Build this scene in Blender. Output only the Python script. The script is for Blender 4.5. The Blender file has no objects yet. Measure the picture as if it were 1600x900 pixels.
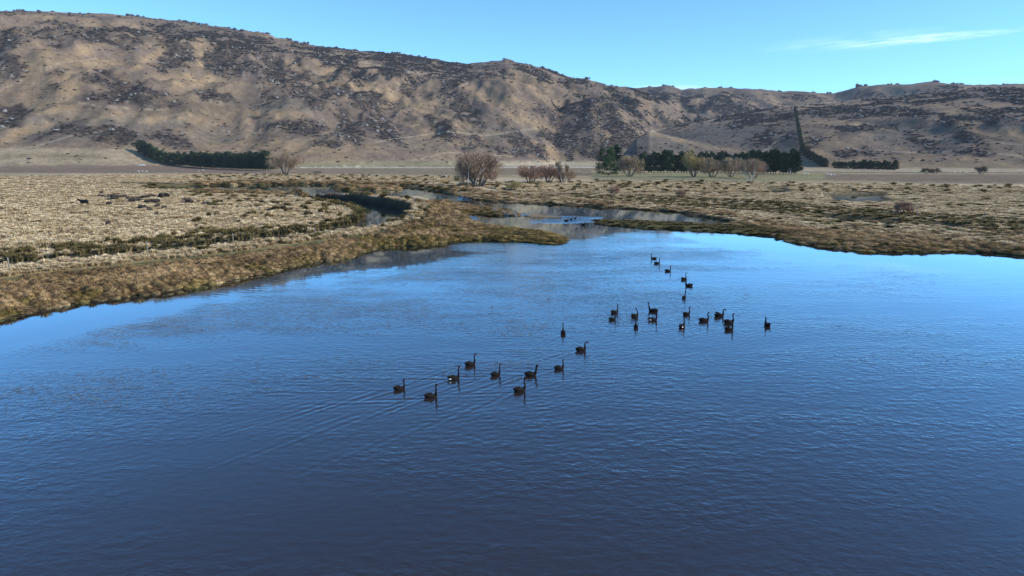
import bpy, math, random
import numpy as np
from mathutils import Vector, Matrix
rnd = random.Random(7)
RS = np.random.RandomState(11)
scene = bpy.context.scene
COL = scene.collection
R = math.radians

# ------------------------------------------------------------------ camera, sky, sun, exposure
CAMH, PITCH, FPX = 10.5, R(10.67), 1067.0
cam = bpy.data.cameras.new('camera'); cam_o = bpy.data.objects.new('camera', cam); COL.objects.link(cam_o)
cam.sensor_width = 36; cam.lens = 36 * FPX / 1600; cam.clip_start = 0.1; cam.clip_end = 30000
cam_o.location = (0, 0, CAMH); cam_o.rotation_euler = (R(90) - PITCH, 0, 0)
scene.camera = cam_o
SUN_EL, SUN_AZ = R(31), R(102)          # azimuth clockwise from +Y (view direction): the sun stands to the right
sun = bpy.data.lights.new('sun', 'SUN'); sun.energy = 2.7; sun.angle = R(0.5); sun.color = (1.0, 0.95, 0.87)
sun_o = bpy.data.objects.new('sun', sun); COL.objects.link(sun_o)
sv = Vector((math.sin(SUN_AZ) * math.cos(SUN_EL), math.cos(SUN_AZ) * math.cos(SUN_EL), math.sin(SUN_EL)))
sun_o.rotation_euler = sv.to_track_quat('Z', 'Y').to_euler(); sun_o.location = (60, 0, 60)
scene.view_settings.view_transform = 'Standard'; scene.view_settings.look = 'None'
scene.view_settings.exposure = 0.95; scene.view_settings.gamma = 1

world = bpy.data.worlds.new('World'); scene.world = world; world.use_nodes = True
wn, wl = world.node_tree.nodes, world.node_tree.links
wn.clear()
wout = wn.new('ShaderNodeOutputWorld'); bg = wn.new('ShaderNodeBackground'); bg.inputs['Strength'].default_value = 0.15
sky = wn.new('ShaderNodeTexSky'); sky.sky_type = 'NISHITA'; sky.sun_disc = False
sky.sun_elevation = SUN_EL; sky.sun_rotation = SUN_AZ; sky.altitude = 900; sky.air_density = 0.72; sky.dust_density = 0.05; sky.ozone_density = 4
tint = wn.new('ShaderNodeMixRGB'); tint.blend_type = 'MULTIPLY'; tint.inputs['Fac'].default_value = 1
tint.inputs['Color2'].default_value = (0.62, 0.91, 0.99, 1)
wl.new(sky.outputs['Color'], tint.inputs['Color1'])

def ray(px, py):
    x = np.asarray(px, float) - 800; u = 450 - np.asarray(py, float)
    c, s = math.cos(PITCH), math.sin(PITCH)
    return x, FPX * c + u * s, -FPX * s + u * c
def at(px, py, z=0.0):
    x, y, zz = ray(px, py); t = (z - CAMH) / zz
    return x * t, y * t
def proj(X, Y, Z):
    c, s = math.cos(PITCH), math.sin(PITCH)
    f = Y * c - (Z - CAMH) * s; u = Y * s + (Z - CAMH) * c
    f = np.maximum(f, 0.1)
    return 800 + FPX * X / f, 450 - FPX * u / f

# thin cirrus streaks in the sky, laid out by world direction
wc = wn.new('ShaderNodeTexCoord')
def cloud_streak(px, py, wx, wy, strength, tilt, seed, prev, coverage=0.45):
    dx, dy, dz = [float(v) for v in ray(px, py)]
    az, el = math.atan2(dx, dy), math.atan2(dz, math.hypot(dx, dy))
    mp = wn.new('ShaderNodeMapping'); mp.vector_type = 'POINT'
    # direction -> local (right, up) about the streak's own direction
    fwd = Vector((math.sin(az) * math.cos(el), math.cos(az) * math.cos(el), math.sin(el)))
    rt = Vector((math.cos(az), -math.sin(az), 0)); up = rt.cross(fwd)
    ct, st = math.cos(tilt), math.sin(tilt)
    a1 = rt * ct + up * st; a2 = up * ct - rt * st
    def dot(v):
        n = wn.new('ShaderNodeVectorMath'); n.operation = 'DOT_PRODUCT'; n.inputs[1].default_value = v
        wl.new(wc.outputs['Generated'], n.inputs[0]); return n.outputs['Value']
    def mth(op, a, b=None, clamp=False):
        n = wn.new('ShaderNodeMath'); n.operation = op; n.use_clamp = clamp
        for k, v in enumerate((a, b)):
            if v is None: continue
            if isinstance(v, (int, float)): n.inputs[k].default_value = v
            else: wl.new(v, n.inputs[k])
        return n.outputs[0]
    u = mth('DIVIDE', dot(a1), wx); v = mth('DIVIDE', dot(a2), wy); f = dot(fwd)
    cmb = wn.new('ShaderNodeCombineXYZ'); wl.new(mth('MULTIPLY', u, 2.2), cmb.inputs[0]); wl.new(mth('MULTIPLY', v, 1.3), cmb.inputs[1]); cmb.inputs[2].default_value = seed
    nz = wn.new('ShaderNodeTexNoise'); nz.inputs['Scale'].default_value = 1.6; nz.inputs['Detail'].default_value = 7; nz.inputs['Roughness'].default_value = 0.6
    wl.new(cmb.outputs[0], nz.inputs['Vector'])
    d2 = mth('ADD', mth('MULTIPLY', u, u), mth('MULTIPLY', v, v))
    fall = mth('POWER', mth('SUBTRACT', 1.0, d2, True), 1.0)
    cl = mth('MULTIPLY', mth('SUBTRACT', nz.outputs['Fac'], coverage), 3.0, True)
    m = mth('MULTIPLY', mth('MULTIPLY', fall, cl, True), strength)
    m = mth('MULTIPLY', m, mth('GREATER_THAN', f, 0.0))
    mx = wn.new('ShaderNodeMixRGB'); wl.new(m, mx.inputs['Fac']); wl.new(prev, mx.inputs['Color1'])
    mx.inputs['Color2'].default_value = (8.6, 9.3, 9.9, 1)
    return mx.outputs[0]
out = tint.outputs['Color']
out = cloud_streak(1440, 61, 0.120, 0.0055, 0.28, R(1.2), 3.0, out, 0.36)
out = cloud_streak(1350, 64, 0.13, 0.012, 0.12, R(1.0), 9.0, out, 0.40)
out = cloud_streak(1060, 140, 0.07, 0.007, 0.2, R(-3), 5.0, out, 0.30)
wl.new(out, bg.inputs['Color']); wl.new(bg.outputs[0], wout.inputs['Surface'])

# ------------------------------------------------------------------ numpy noise
_P = RS.permutation(512); _G = RS.uniform(-1, 1, (512, 2)); _G /= np.linalg.norm(_G, axis=1)[:, None]
def perlin(x, y):
    xi = np.floor(x).astype(np.int64); yi = np.floor(y).astype(np.int64); fx = x - xi; fy = y - yi
    u = fx * fx * fx * (fx * (fx * 6 - 15) + 10); v = fy * fy * fy * (fy * (fy * 6 - 15) + 10)
    def g(ix, iy, dx, dy):
        h = _P[(_P[ix & 511] + iy) & 511]; return _G[h, 0] * dx + _G[h, 1] * dy
    a = g(xi, yi, fx, fy); b = g(xi + 1, yi, fx - 1, fy); c = g(xi, yi + 1, fx, fy - 1); d = g(xi + 1, yi + 1, fx - 1, fy - 1)
    return ((a + u * (b - a)) + v * ((c + u * (d - c)) - (a + u * (b - a)))) * 1.5
def fbm(x, y, o=4, gain=0.5):
    s = 0; a = 1.0
    for k in range(o):
        s = s + a * perlin(x * 2 ** k + 17.3 * k, y * 2 ** k - 9.1 * k); a *= gain
    return s
def ridged(x, y, o=4, gain=0.5):
    s = 0; a = 1.0
    for k in range(o):
        s = s + a * (1 - 2 * np.abs(perlin(x * 2 ** k + 31.7 * k, y * 2 ** k + 5.3 * k))); a *= gain
    return s
def smooth(e0, e1, x):
    t = np.clip((x - e0) / (e1 - e0), 0, 1); return t * t * (3 - 2 * t)
def inside(poly, X, Y):
    r = np.zeros(X.shape, bool); n = len(poly)
    for i in range(n):
        x1, y1 = poly[i]; x2, y2 = poly[(i + 1) % n]
        if y1 == y2: continue
        c = ((y1 > Y) != (y2 > Y)) & (X < (x2 - x1) * (Y - y1) / (y2 - y1) + x1)
        r ^= c
    return r
def sdist(poly, X, Y):
    d = np.full(X.shape, 1e18); n = len(poly)
    for i in range(n):
        x1, y1 = poly[i]; x2, y2 = poly[(i + 1) % n]; ex, ey = x2 - x1, y2 - y1; L = ex * ex + ey * ey + 1e-12
        t = np.clip(((X - x1) * ex + (Y - y1) * ey) / L, 0, 1)
        d = np.minimum(d, (X - x1 - t * ex) ** 2 + (Y - y1 - t * ey) ** 2)
    d = np.sqrt(d); return np.where(inside(poly, X, Y), -d, d)
def W(pts): return [tuple(float(c) for c in at(x, y)) for x, y in pts]

# ------------------------------------------------------------------ water outlines (traced on the ground plane)
LAKE = W([(-300,572),(0,499),(62,484),(125,473),(194,464),(269,456),(312,448),(406,429),(469,413),(500,409),(545,404),(560,396),(575,391),(600,386),(625,385),(655,385),(690,380),(715,376),(750,375),(825,378),(860,381),(880,380),(887,375),(872,367),(850,363),(825,360),(790,357),(762,354),(745,350),(733,345),(727,339),(724,335),(745,334),(775,337),(803,336),(806,333),(790,328.5),(760,327),(735,322),(712,318),(690,316),(672,314),(627,314.5),(600,314),(565,312),(525,309.5),(482,306.5),(440,303),(400,301),(330,299),(250,297.5),(235,295),(250,292),(330,290),(400,289),(462,288.5),(520,289),(560,289.5),(640,292),(665,295),(697,300),(715,305),(730,309),(750,313),(800,316.5),(845,319),(887,321),(930,323),(975,326),(1050,331),(1095,340),(1132,344.5),(1152,350),(1130,352),(1080,350),(1020,347.5),(960,345.5),(925,344.5),(928,350),(980,354),(1025,357),(1112,362),(1200,369),(1225,375),(1250,380),(1305,390),(1362,394),(1425,394),(1500,392),(1550,395),(1600,400),(1700,410),(1900,440)]) + [(120, 40), (160, -100), (-160, -100), (-60, 30)]
STREAM = W([(470,306),(500,308.5),(540,312),(580,319),(620,327),(640,335),(636,345),(610,352.5),(580,359),(500,371),(400,383),(300,394),(200,404),(100,414),(0,424),(-300,450),(-300,446),(0,420),(200,400),(400,379),(500,366),(560,354),(571,345),(574,336),(558,327),(520,319),(490,312.5),(468,308)])
PONDS = [W(p) for p in ([(1298,306),(1340,303.5),(1380,303.5),(1374,309),(1387,317),(1345,317.5),(1307,315)], [(1285,338),(1340,341.5),(1402,347),(1392,351),(1350,350),(1300,345)], [(1440,351),(1480,353),(1518,358),(1500,360),(1450,355)], [(1203,296),(1222,294.5),(1229,301),(1210,303)])]
ISLES = [W(p) for p in ([(520,293),(560,291.5),(625,294),(628,297),(590,298.5),(525,297)], [(628,309),(650,306.5),(672,310),(670,314),(632,313)], [(820,336),(850,337),(880,340),(878,342),(845,341),(820,338.5)])]
ISLES.append(W([(795,334),(808,333),(812,336),(800,338)]))

def water_sd(X, Y):
    """metres to the nearest water: > 0 on land; also which kind of bank"""
    s = sdist(LAKE, X, Y)
    for p in ISLES: s = np.maximum(s, -sdist(p, X, Y))
    st = sdist(STREAM, X, Y); po = np.full(X.shape, 1e9)
    for p in PONDS: po = np.minimum(po, sdist(p, X, Y))
    return s, st, po

BANKTOP = W([(470,309),(540,314),(620,327.5),(643,336),(639,347),(652,341),(652,331),(625,323),(540,310),(480,305)])

# ------------------------------------------------------------------ hills, as ridges by bearing from the valley floor
def prof(pts):
    a, e = [], []
    for px, py in pts:
        x, y, z = [float(v) for v in ray(px, py)]; a.append(math.atan2(x, y)); e.append(z / math.hypot(x, y))
    return np.array(a), np.array(e)
def knots(pts):
    a = [math.atan2(float(ray(px, 250)[0]), float(ray(px, 250)[1])) for px, _ in pts]; return np.array(a), np.array([v for _, v in pts])
LAYERS = [  # skyline points (px,py), foot distance by px, crest distance by px, gully amplitude, foot height
    dict(sky=[(-700,90),(-300,30),(-60,14),(0,19),(40,19),(100,24),(200,32),(300,44),(400,61),(450,66),(500,74),(570,80),(610,83),(665,91),(700,98),(728,101),(750,98),(790,94.5),(820,99),(850,107),(900,123),(950,133),(985,138),(1030,152),(1075,185),(1120,225),(1160,300)],
         rb=[(-700,900),(0,880),(300,880),(700,960),(850,1120),(930,1350),(1100,1500)], rt=[(-700,2000),(0,1900),(600,2000),(800,2050),(1000,2000),(1200,1900)], amp=34, z0=2, seed=1.0),
    dict(sky=[(790,262),(820,225),(845,192),(880,167),(925,153),(965,165),(1000,190),(1020,215),(1035,262)],
         rb=[(700,1150),(1100,1250)], rt=[(700,1560),(1100,1560)], amp=10, z0=0, seed=2.0),
    dict(sky=[(960,262),(975,238),(1000,216),(1020,205),(1060,195),(1100,186),(1190,172),(1240,166),(1300,161),(1340,156),(1420,148),(1480,142),(1520,138),(1600,136),(1700,133),(2000,140),(2500,160)],
         rb=[(900,1200),(1000,1150),(1250,960),(1600,900),(2500,900)], rt=[(900,1650),(1250,1750),(1600,1800),(2500,1900)], amp=15, z0=0, seed=3.0),
    dict(sky=[(955,268),(975,240),(995,216),(1015,206),(1060,216),(1110,229),(1180,244),(1240,258),(1270,268)],
         rb=[(900,860),(1300,860)], rt=[(955,1000),(985,1030),(1018,1090),(1300,1000)], amp=3, z0=0, seed=4.0),
    dict(sky=[(700,250),(800,200),(900,150),(950,138),(985,138),(1045,134),(1065,141),(1100,137),(1150,139),(1190,139),(1220,141),(1270,143),(1305,145),(1345,135),(1400,131.5),(1460,128.5),(1520,133),(1560,133),(1600,132),(1700,128),(2000,140),(2500,150)],
         rb=[(700,2000),(2500,2000)], rt=[(700,2900),(2500,2700)], amp=24, z0=0, seed=5.0),
]
for L in LAYERS:
    L['pa'], L['pe'] = prof(L['sky']); L['ba'], L['bv'] = knots(L['rb']); L['ta'], L['tv'] = knots(L['rt'])
def hill_h(A, Rr):
    X = Rr * np.sin(A); Y = Rr * np.cos(A)
    H = np.zeros(A.shape)
    warp = 70 * fbm(X / 420, Y / 420, 2)
    for L in LAYERS:
        e = np.interp(A, L['pa'], L['pe'], left=L['pe'][0], right=L['pe'][-1])
        rb = np.interp(A, L['ba'], L['bv']); rt = np.interp(A, L['ta'], L['tv'])
        zt = CAMH + rt * e
        t = (Rr - rb) / (rt - rb) + 0.0009 * warp * L['amp'] / 40
        tc = np.clip(t, 0, 1)
        S = 0.72 * tc + 0.28 * np.sin(np.pi / 2 * tc)
        h = zt * S
        back = np.clip(Rr - rt, 0, None); h = h - 0.12 * back
        env = np.clip(4 * tc * (1 - tc), 0, 1) ** 0.8 * np.clip(zt / 120, 0, 1.2)
        g = ridged(X / 330 + L['seed'] * 7 + 0.002 * warp, Y / 620 + L['seed'], 4, 0.5) - 0.75
        h = h + L['amp'] * env * g
        g2 = fbm(X / 60 + L['seed'], Y / 90, 4, 0.55) + .8 * ridged(X / 110 + L['seed'] * 3, Y / 210, 3) - .5
        h = h + (1.0 + 0.085 * L['amp']) * np.clip(tc * 6, 0, 1) * g2 * np.clip(zt / 120, 0, 1)
        lim = CAMH + Rr * (e - 0.05 * np.clip(1 - tc, 0, 1) ** 1.3); h = np.where(tc < 1, np.minimum(h, lim - 6 * (1 - tc) + 0.25 * np.clip(h - lim, -30, 0)), h)
        h = np.where((t > 0) & (zt > 1), h, -20)
        # smooth maximum
        k = 7.0; d = np.clip(0.5 + 0.5 * (h - H) / k, 0, 1)
        H = H * (1 - d) + h * d + k * d * (1 - d) * np.clip(H / 12, 0, 1)
    return np.maximum(H, 0)
def ground_z(X, Y, near=None):
    A = np.arctan2(X, Y); Rr = np.hypot(X, Y)
    base = 0.42 + 0.13 * fbm(X / 14, Y / 14, 3) + 0.05 * fbm(X / 2.3, Y / 2.3, 2) + 0.25 * smooth(150, 500, Rr)
    # gently rising fan under the left hills
    px = 800 + FPX * X / np.maximum(Y, 1)
    fan = smooth(760, 960, Rr) * (1 - smooth(200, 620, px)) * 12 * smooth(620, 1200, Rr)
    Z = base + fan
    m = Rr < 420
    if m.any():
        x, y = X[m], Y[m]; s, st, po = water_sd(x, y)
        s = s + 0.5 * fbm(x / 3.1, y / 3.1, 3) * np.clip(Rr[m] / 90, 0.5, 3)
        z = Z[m]
        bank = np.clip(sdist(BANKTOP, x, y), 0, None)
        z = z + 1.35 * np.exp(-(bank / 2.5) ** 2)
        flat = np.where(s > 0, 1 - np.exp(-s / 1.3), np.clip(s * 0.35, -1.2, 0))
        z = np.where(s > 0, z * flat, s * 0.3)
        z = np.where(st < 0, np.maximum(st * 0.6, -0.7), np.minimum(z, 0.02 + st * 2.6))
        z = np.where(po < 0, np.maximum(po * 0.5, -0.5), np.minimum(z, 0.01 + po * 0.35))
        Z = Z.copy(); Z[m] = np.maximum(z, -1.5)
    far = Rr > 700
    if far.any():
        Z = Z.copy(); Z[far] = Z[far] + hill_h(A[far], Rr[far])
    return Z
def gz(x, y): return float(ground_z(np.array([float(x)]), np.array([float(y)]))[0])
def hit(px, py, r0=20.0, r1=4000.0):
    x, y, z = [float(v) for v in ray(px, py)]; n = math.hypot(x, y)
    rr = np.geomspace(r0, r1, 3000); X = rr * x / n; Y = rr * y / n; Zr = CAMH + rr * z / n
    b = np.nonzero(ground_z(X, Y) >= Zr)[0]
    i = b[0] if len(b) else len(rr) - 1
    return float(X[i]), float(Y[i]), float(ground_z(X[i:i+1], Y[i:i+1])[0])

# ------------------------------------------------------------------ colours and zones
def lin(c): return np.where(np.asarray(c) / 255. <= 0.04045, np.asarray(c) / 255. / 12.92, ((np.asarray(c) / 255. + 0.055) / 1.055) ** 2.4)
KALB = 0.82
def alb(c): return np.clip(lin(c) * KALB, 0.01, 0.8)
STRAW, BROWN, OLIVE, GREEN, MUD = (198,176,142), (138,114,86), (112,106,64), (110,112,76), (84,74,64)
ZONES = [  # (polygon in px of the flat land, colour, feather px)
    ([(-400,266),(2000,266),(2000,300),(-400,300)], (172,152,120), 2),
    ([(-400,230),(235,232),(262,252),(240,259),(-400,263)], (166,148,120), 1),
    ([(-400,245),(120,240),(200,243),(120,247),(-400,250)], (146,131,104), 2),
    ([(-400,261.5),(240,258),(430,267),(600,270.5),(240,271),(-400,272)], (140,120,102), 1),
    ([(430,262),(720,262),(925,263),(925,274),(700,273),(470,271)], (146,129,104), 1),
    ([(450,261.2),(930,260.8),(930,262),(450,262.4)], (232,220,196), .5),
    ([(450,256),(560,251),(720,250),(720,261),(450,261)], (142,135,106), 2),
    ([(720,250),(935,246),(935,261),(720,261)], (178,164,138), 1),
    ([(925,269),(1200,272),(1330,270),(1330,281),(1200,283),(925,278)], (150,142,104), 1.5),
    ([(925,277),(1200,281),(1200,286),(925,283)], (150,142,110), 1.5),
    ([(1255,262),(1700,264),(2200,264),(2200,272),(1255,271)], (180,162,132), 1),
    ([(1255,268.3),(1700,269.5),(1700,271),(1255,269.8)], (120,110,84), .6),
    ([(1290,272),(2200,273),(2200,289),(1500,286),(1290,281)], (138,120,98), 1.5),
    ([(1400,283),(2200,286),(2200,292),(1430,287)], (150,130,106), 1),
    # wetland
    ([(-400,271),(300,271),(700,276),(1200,286),(1500,287),(2200,293),(2200,420),(1600,400),(1300,392),(1200,368),(900,322),(800,318),(700,330),(-400,480)], STRAW, 1),
    ([(-400,272.5),(330,273),(330,276),(-400,276)], (150,134,104), 1),
    ([(60,284),(240,283),(500,285),(720,292),(720,300),(500,304),(240,297),(60,288)], (128,112,76), 1.5),
    ([(640,292),(760,298),(900,302),(1100,310),(1250,322),(1600,352),(2200,400),(2200,440),(1600,402),(1300,392),(1200,368),(1100,340),(900,322),(740,314),(690,302)], BROWN, 2),
    ([(900,303),(1100,309),(1250,318),(1420,333),(1700,350),(1700,362),(1420,343),(1200,328),(900,309)], (132,124,80), 1.5),
    ([(1200,319.5),(1300,325),(1400,334),(1500,341),(1700,351),(1700,353.5),(1500,344),(1400,337),(1300,328),(1200,322)], (188,172,134), .6),
    ([(1200,330),(1400,350),(1700,362),(1700,372),(1400,358),(1200,338)], (86,84,54), 2),
    ([(1150,352),(1240,376),(1330,390),(1700,402),(1700,412),(1300,398),(1190,376),(1110,362)], (84,76,62), 1.5),
    ([(880,319),(1100,330),(1170,352),(1130,352),(1050,334),(880,324)], (96,86,66), 1.5),
    ([(920,343),(1160,350),(1200,356),(1210,372),(1100,364),(920,351)], (104,98,62), 1.5),
    # left paddock rim, fence strip, lake-side tussocks
    ([(-400,440),(0,398),(300,368),(480,356),(560,340),(582,345),(560,362),(300,398),(-400,470)], OLIVE, 3),
    ([(-400,452),(0,416),(200,398),(400,378),(560,358),(640,345),(700,336),(700,420),(400,440),(-400,700)], (178,154,108), 1.5),
    ([(-400,476),(0,436),(240,408),(400,390),(560,366),(600,360),(600,366),(400,402),(240,420),(-400,500)], GREEN, 2),
    ([(-400,490),(0,445),(240,416),(400,400),(560,374),(640,356),(740,345),(900,362),(900,390),(640,400),(400,440),(-400,700)], BROWN, 2.5),
    ([(560,372),(700,360),(900,368),(900,385),(600,392)], (142,114,60), 4),
    ([(640,318),(720,316),(820,330),(820,340),(740,350),(660,345)], (150,124,84), 2),
    ([(725,332),(742,332),(735,346),(728,348)], (104,98,92), 1.5),
    ([(470,302),(560,305),(640,313),(662,322),(662,345),(634,348),(641,334),(600,322),(480,312)], (150,128,92), 1.5),
]
def zone_rgb(PX, PY, X, Y):
    C = np.empty(PX.shape + (3,)); C[:] = alb((150,130,102))
    jx = PX + 5 * fbm(X / 9, Y / 9, 3); jy = PY + 1.1 * fbm(X / 7 + 40, Y / 7, 3)
    for poly, c, f in ZONES:
        xs = [p[0] for p in poly]; ys = [p[1] for p in poly]
        m = (PX > min(xs) - 20) & (PX < max(xs) + 20) & (PY > min(ys) - 8) & (PY < max(ys) + 8)
        if not m.any(): continue
        w = np.clip(0.5 - sdist(poly, jx[m], jy[m]) / (2 * f), 0, 1)[:, None]
        C[m] = C[m] * (1 - w) + alb(c) * w
    return C
# hill patches (px of the visible hillside): dark scrub cx,cy,rx,ry,slope,weight
SCRUB = [(15,30,30,8,0,.5),(70,50,60,12,0,.8),(20,75,35,22,.2,1),(180,52,110,10,.1,.9),(10,110,35,22,0,1),(25,50,25,12,0,.7),(165,68,45,14,.2,.9),(85,72,20,8,0,.6),(300,58,80,14,.15,.9),(290,72,50,9,0,.9),(275,95,35,20,-.2,1),(350,95,55,28,-.3,1),(80,113,28,10,0,1),(60,135,45,10,0,.8),(170,128,45,16,.1,1),(210,148,70,20,.2,1),(160,145,32,12,0,1),(345,147,45,16,.1,1),(390,85,60,25,.3,1),(430,105,55,32,.6,1),(470,130,60,30,.5,1),(500,88,45,14,.3,.7),(560,108,60,20,.4,1),(570,150,50,24,.5,1),(590,162,30,14,.4,1),(620,95,50,14,.2,.8),(680,98,50,12,.15,.9),(630,125,60,20,.4,1),(705,117,60,12,.1,.6),(715,165,22,20,1,1),(735,180,25,16,.7,1),(780,118,35,10,.2,.7),(690,135,40,14,.3,.7),(50,180,60,12,.1,.9),(30,195,45,10,.1,.8),(150,208,70,12,.1,1),(190,215,45,10,.2,1),(270,222,36,14,.3,1),(55,214,40,8,0,.9),(330,195,45,10,0,.5),(440,192,60,14,.1,.9),(470,205,50,10,.1,.7),(545,200,26,26,.6,1),(590,195,30,16,.3,1),(610,213,28,10,.4,1),(690,200,55,16,.3,1),(720,212,35,8,.1,1),(420,150,35,14,0,.6),(510,225,60,8,0,.5),(800,215,30,20,.6,.7),(830,228,40,14,.4,.9),(770,235,60,8,.1,.7),(880,200,36,34,.4,.9),(915,180,42,30,.3,1),(960,195,46,34,.6,1),(925,215,45,26,.4,1),(975,165,40,20,.4,.7),(940,235,35,16,.2,1),(880,235,20,20,.8,1),(855,205,20,26,.9,.9),(1010,180,25,14,.3,.6),(860,120,60,14,.2,.6),(1040,148,60,12,.1,.8),(1100,165,30,8,-.2,.8),(1125,160,40,14,-.2,.8),(1170,172,40,10,-.1,.8),(1060,190,30,6,-.2,.6),(1130,183,50,4,-.1,.8),(1175,190,60,10,-.05,.8),(1215,182,30,10,0,.7),(1290,173,60,12,0,.75),(1330,180,60,12,.1,.6),(1210,215,34,14,0,.9),(1380,168,45,12,0,.7),(1265,225,20,18,0,.6),(1335,200,40,10,0,.8),(1400,178,70,8,0,.8),(1450,155,80,10,-.1,.7),(1490,190,34,16,.3,1),(1512,208,24,14,.4,1),(1400,195,40,10,0,.5),(1555,185,36,16,.4,1),(1530,170,40,10,.2,.8),(1595,175,30,16,.2,.9),(1525,222,22,10,.4,.9),(1440,222,28,12,.3,.8),(1580,150,60,10,.1,.7),(1525,240,30,5,.1,1),(1330,238,40,9,0,.9),(1445,238,25,5,0,.8),(1590,160,40,8,0,.8),(1250,150,50,8,0,.5),(1350,150,30,9,.1,.7),(1470,137,25,5,-.1,.8)]
TAN = [(50,100,26,28,-.3,1),(120,85,35,12,-.4,1),(150,100,60,8,0,1),(110,140,16,30,-.2,1),(95,165,50,10,0,1),(235,90,40,8,-.5,1),(310,80,10,28,-.4,1),(300,125,60,14,0,1),(230,180,120,10,0,1),(350,185,60,10,0,1),(130,35,90,6,.1,.8),(470,110,50,8,.6,1),(560,140,70,10,.6,1),(640,160,80,10,.35,1),(600,112,60,7,.4,1),(450,230,160,9,.02,1),(660,195,30,14,.5,.8),(420,180,60,8,0,.8),(830,190,40,12,.6,1),(780,155,50,14,.3,1),(860,155,40,10,.3,.8),(860,240,40,8,.4,.9),(820,130,60,14,.2,.8),(1270,235,30,14,.2,1),(1390,255,120,8,0,1),(1490,180,30,12,.8,1),(1300,195,60,10,0,.8),(1450,250,180,7,0,.8),(1560,205,50,10,.2,.8),(1500,165,80,6,0,.8),(1210,160,30,6,0,.7),(1300,163,90,3,-.12,.9),(1080,198,60,4,-.15,.7),(1100,227,90,3,.22,1),(340,180,90,10,0,.9),(30,210,60,8,-.4,1),(330,242,90,5,.05,1)]
GREY = [(150,190,160,14,0,.9),(1040,225,60,20,.1,1),(1160,210,90,20,.1,1),(320,215,60,18,0,.6),(440,165,70,12,0,.8),(800,210,60,14,.1,.8),(1410,210,60,16,0,.8),(600,225,120,10,0,.4),(140,210,120,12,0,.7)]
def ell(lst, PX, PY):
    m = np.zeros(PX.shape)
    for cx, cy, rx, ry, sl, w in lst:
        k = (np.abs(PX - cx) < rx * 2) & (np.abs(PY - cy) < (ry + abs(sl) * rx) * 2)
        if not k.any(): continue
        dx = PX[k] - cx; dy = PY[k] - cy - sl * dx
        v = w * np.clip(1.45 - np.sqrt((dx / rx) ** 2 + (dy / ry) ** 2), 0, 1)
        m[k] = np.maximum(m[k], v)
    return m
def scrub_density(PX, PY, X, Y):
    q = PX + 9 * fbm(X / 70, Y / 70, 3); p = PY + 5 * fbm(X / 60 + 9, Y / 60, 3)
    d = ell(SCRUB, q, p); t = ell(TAN, q, p)
    n = fbm(X / 45 + 3, Y / 75, 4, .6)
    d = np.clip(d * (0.8 + 0.9 * n) - 0.35 * t + 0.10 * (n > 0.35), 0, 1); return np.clip(smooth(.12, .75, d) * 1.0, 0, 1), t
def hill_rgb(PX, PY, X, Y, Z):
    d, t = scrub_density(PX, PY, X, Y)
    q = PX + 10 * fbm(X / 80 + 2, Y / 80, 3); p = PY + 5 * fbm(X / 70, Y / 70 + 8, 3)
    g = ell(GREY, q, p)
    n = fbm(X / 130, Y / 200, 4, .6); n2 = fbm(X / 22 + 7, Y / 30, 3, .6)
    C = np.empty(PX.shape + (3,)); C[:] = alb((132,115,96))
    def mixin(c, w): w = np.clip(w, 0, 1)[:, None]; C[:] = C * (1 - w) + alb(c) * w
    mixin((120,104,91), 0.5 - n); mixin((146,124,98), n * 0.8); mixin((112,105,94), g * 0.9)
    mixin((168,142,107), t * (0.6 + 0.6 * n2)); mixin((76,68,63), d * 1.1); mixin((150,128,100), 0.5 * np.clip(n2, 0, 1))
    rg = ridged(X / 170 + 4, Y / 380 + 2, 3); mixin((88,78,70), smooth(1.15, 1.45, rg) * .55 * smooth(12, 40, Z))  # gully shade painted in: dark crease lines mixed into the slope colour
    rk = fbm(X / 9 + 11, Y / 14, 3, .7); mixin((150,142,130), smooth(.55, .8, rk) * (.25 + .5 * d)); mixin((80,70,62), smooth(.42, .8, -rk) * .3)
    for line in TRACKS:
        for (x1, y1), (x2, y2) in zip(line[:-1], line[1:]):
            m = (PX > min(x1, x2) - 4) & (PX < max(x1, x2) + 4) & (PY > min(y1, y2) - 4) & (PY < max(y1, y2) + 4)
            if not m.any(): continue
            ex, ey = x2 - x1, y2 - y1; t_ = np.clip(((PX[m] - x1) * ex + (PY[m] - y1) * ey) / (ex * ex + ey * ey), 0, 1)
            dd = np.hypot(PX[m] - x1 - t_ * ex, PY[m] - y1 - t_ * ey); w = (.55 * np.clip(1.5 - dd, 0, 1))[:, None]; C[m] = C[m] * (1 - w) + alb((178,160,134)) * w
    return C
TRACKS = [[(-60,170),(0,140),(50,119),(95,98),(150,92)], [(0,238),(60,228),(110,212),(160,205)], [(120,160),(180,168),(260,172)], [(585,222),(640,214),(700,205),(760,212),(840,200)], [(1016,206),(1060,215),(1110,226),(1185,243)], [(1016,205),(1100,190),(1190,171),(1270,163),(1340,155),(1420,147),(1520,137)], [(730,130),(700,145),(690,152)], [(500,80),(560,96),(640,112),(700,120)], [(1330,232),(1420,238),(1500,236),(1600,244)], [(1400,212),(1480,218),(1600,226)], [(1180,243),(1200,232),(1212,222)], [(640,252),(700,238),(800,244)]]

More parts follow.
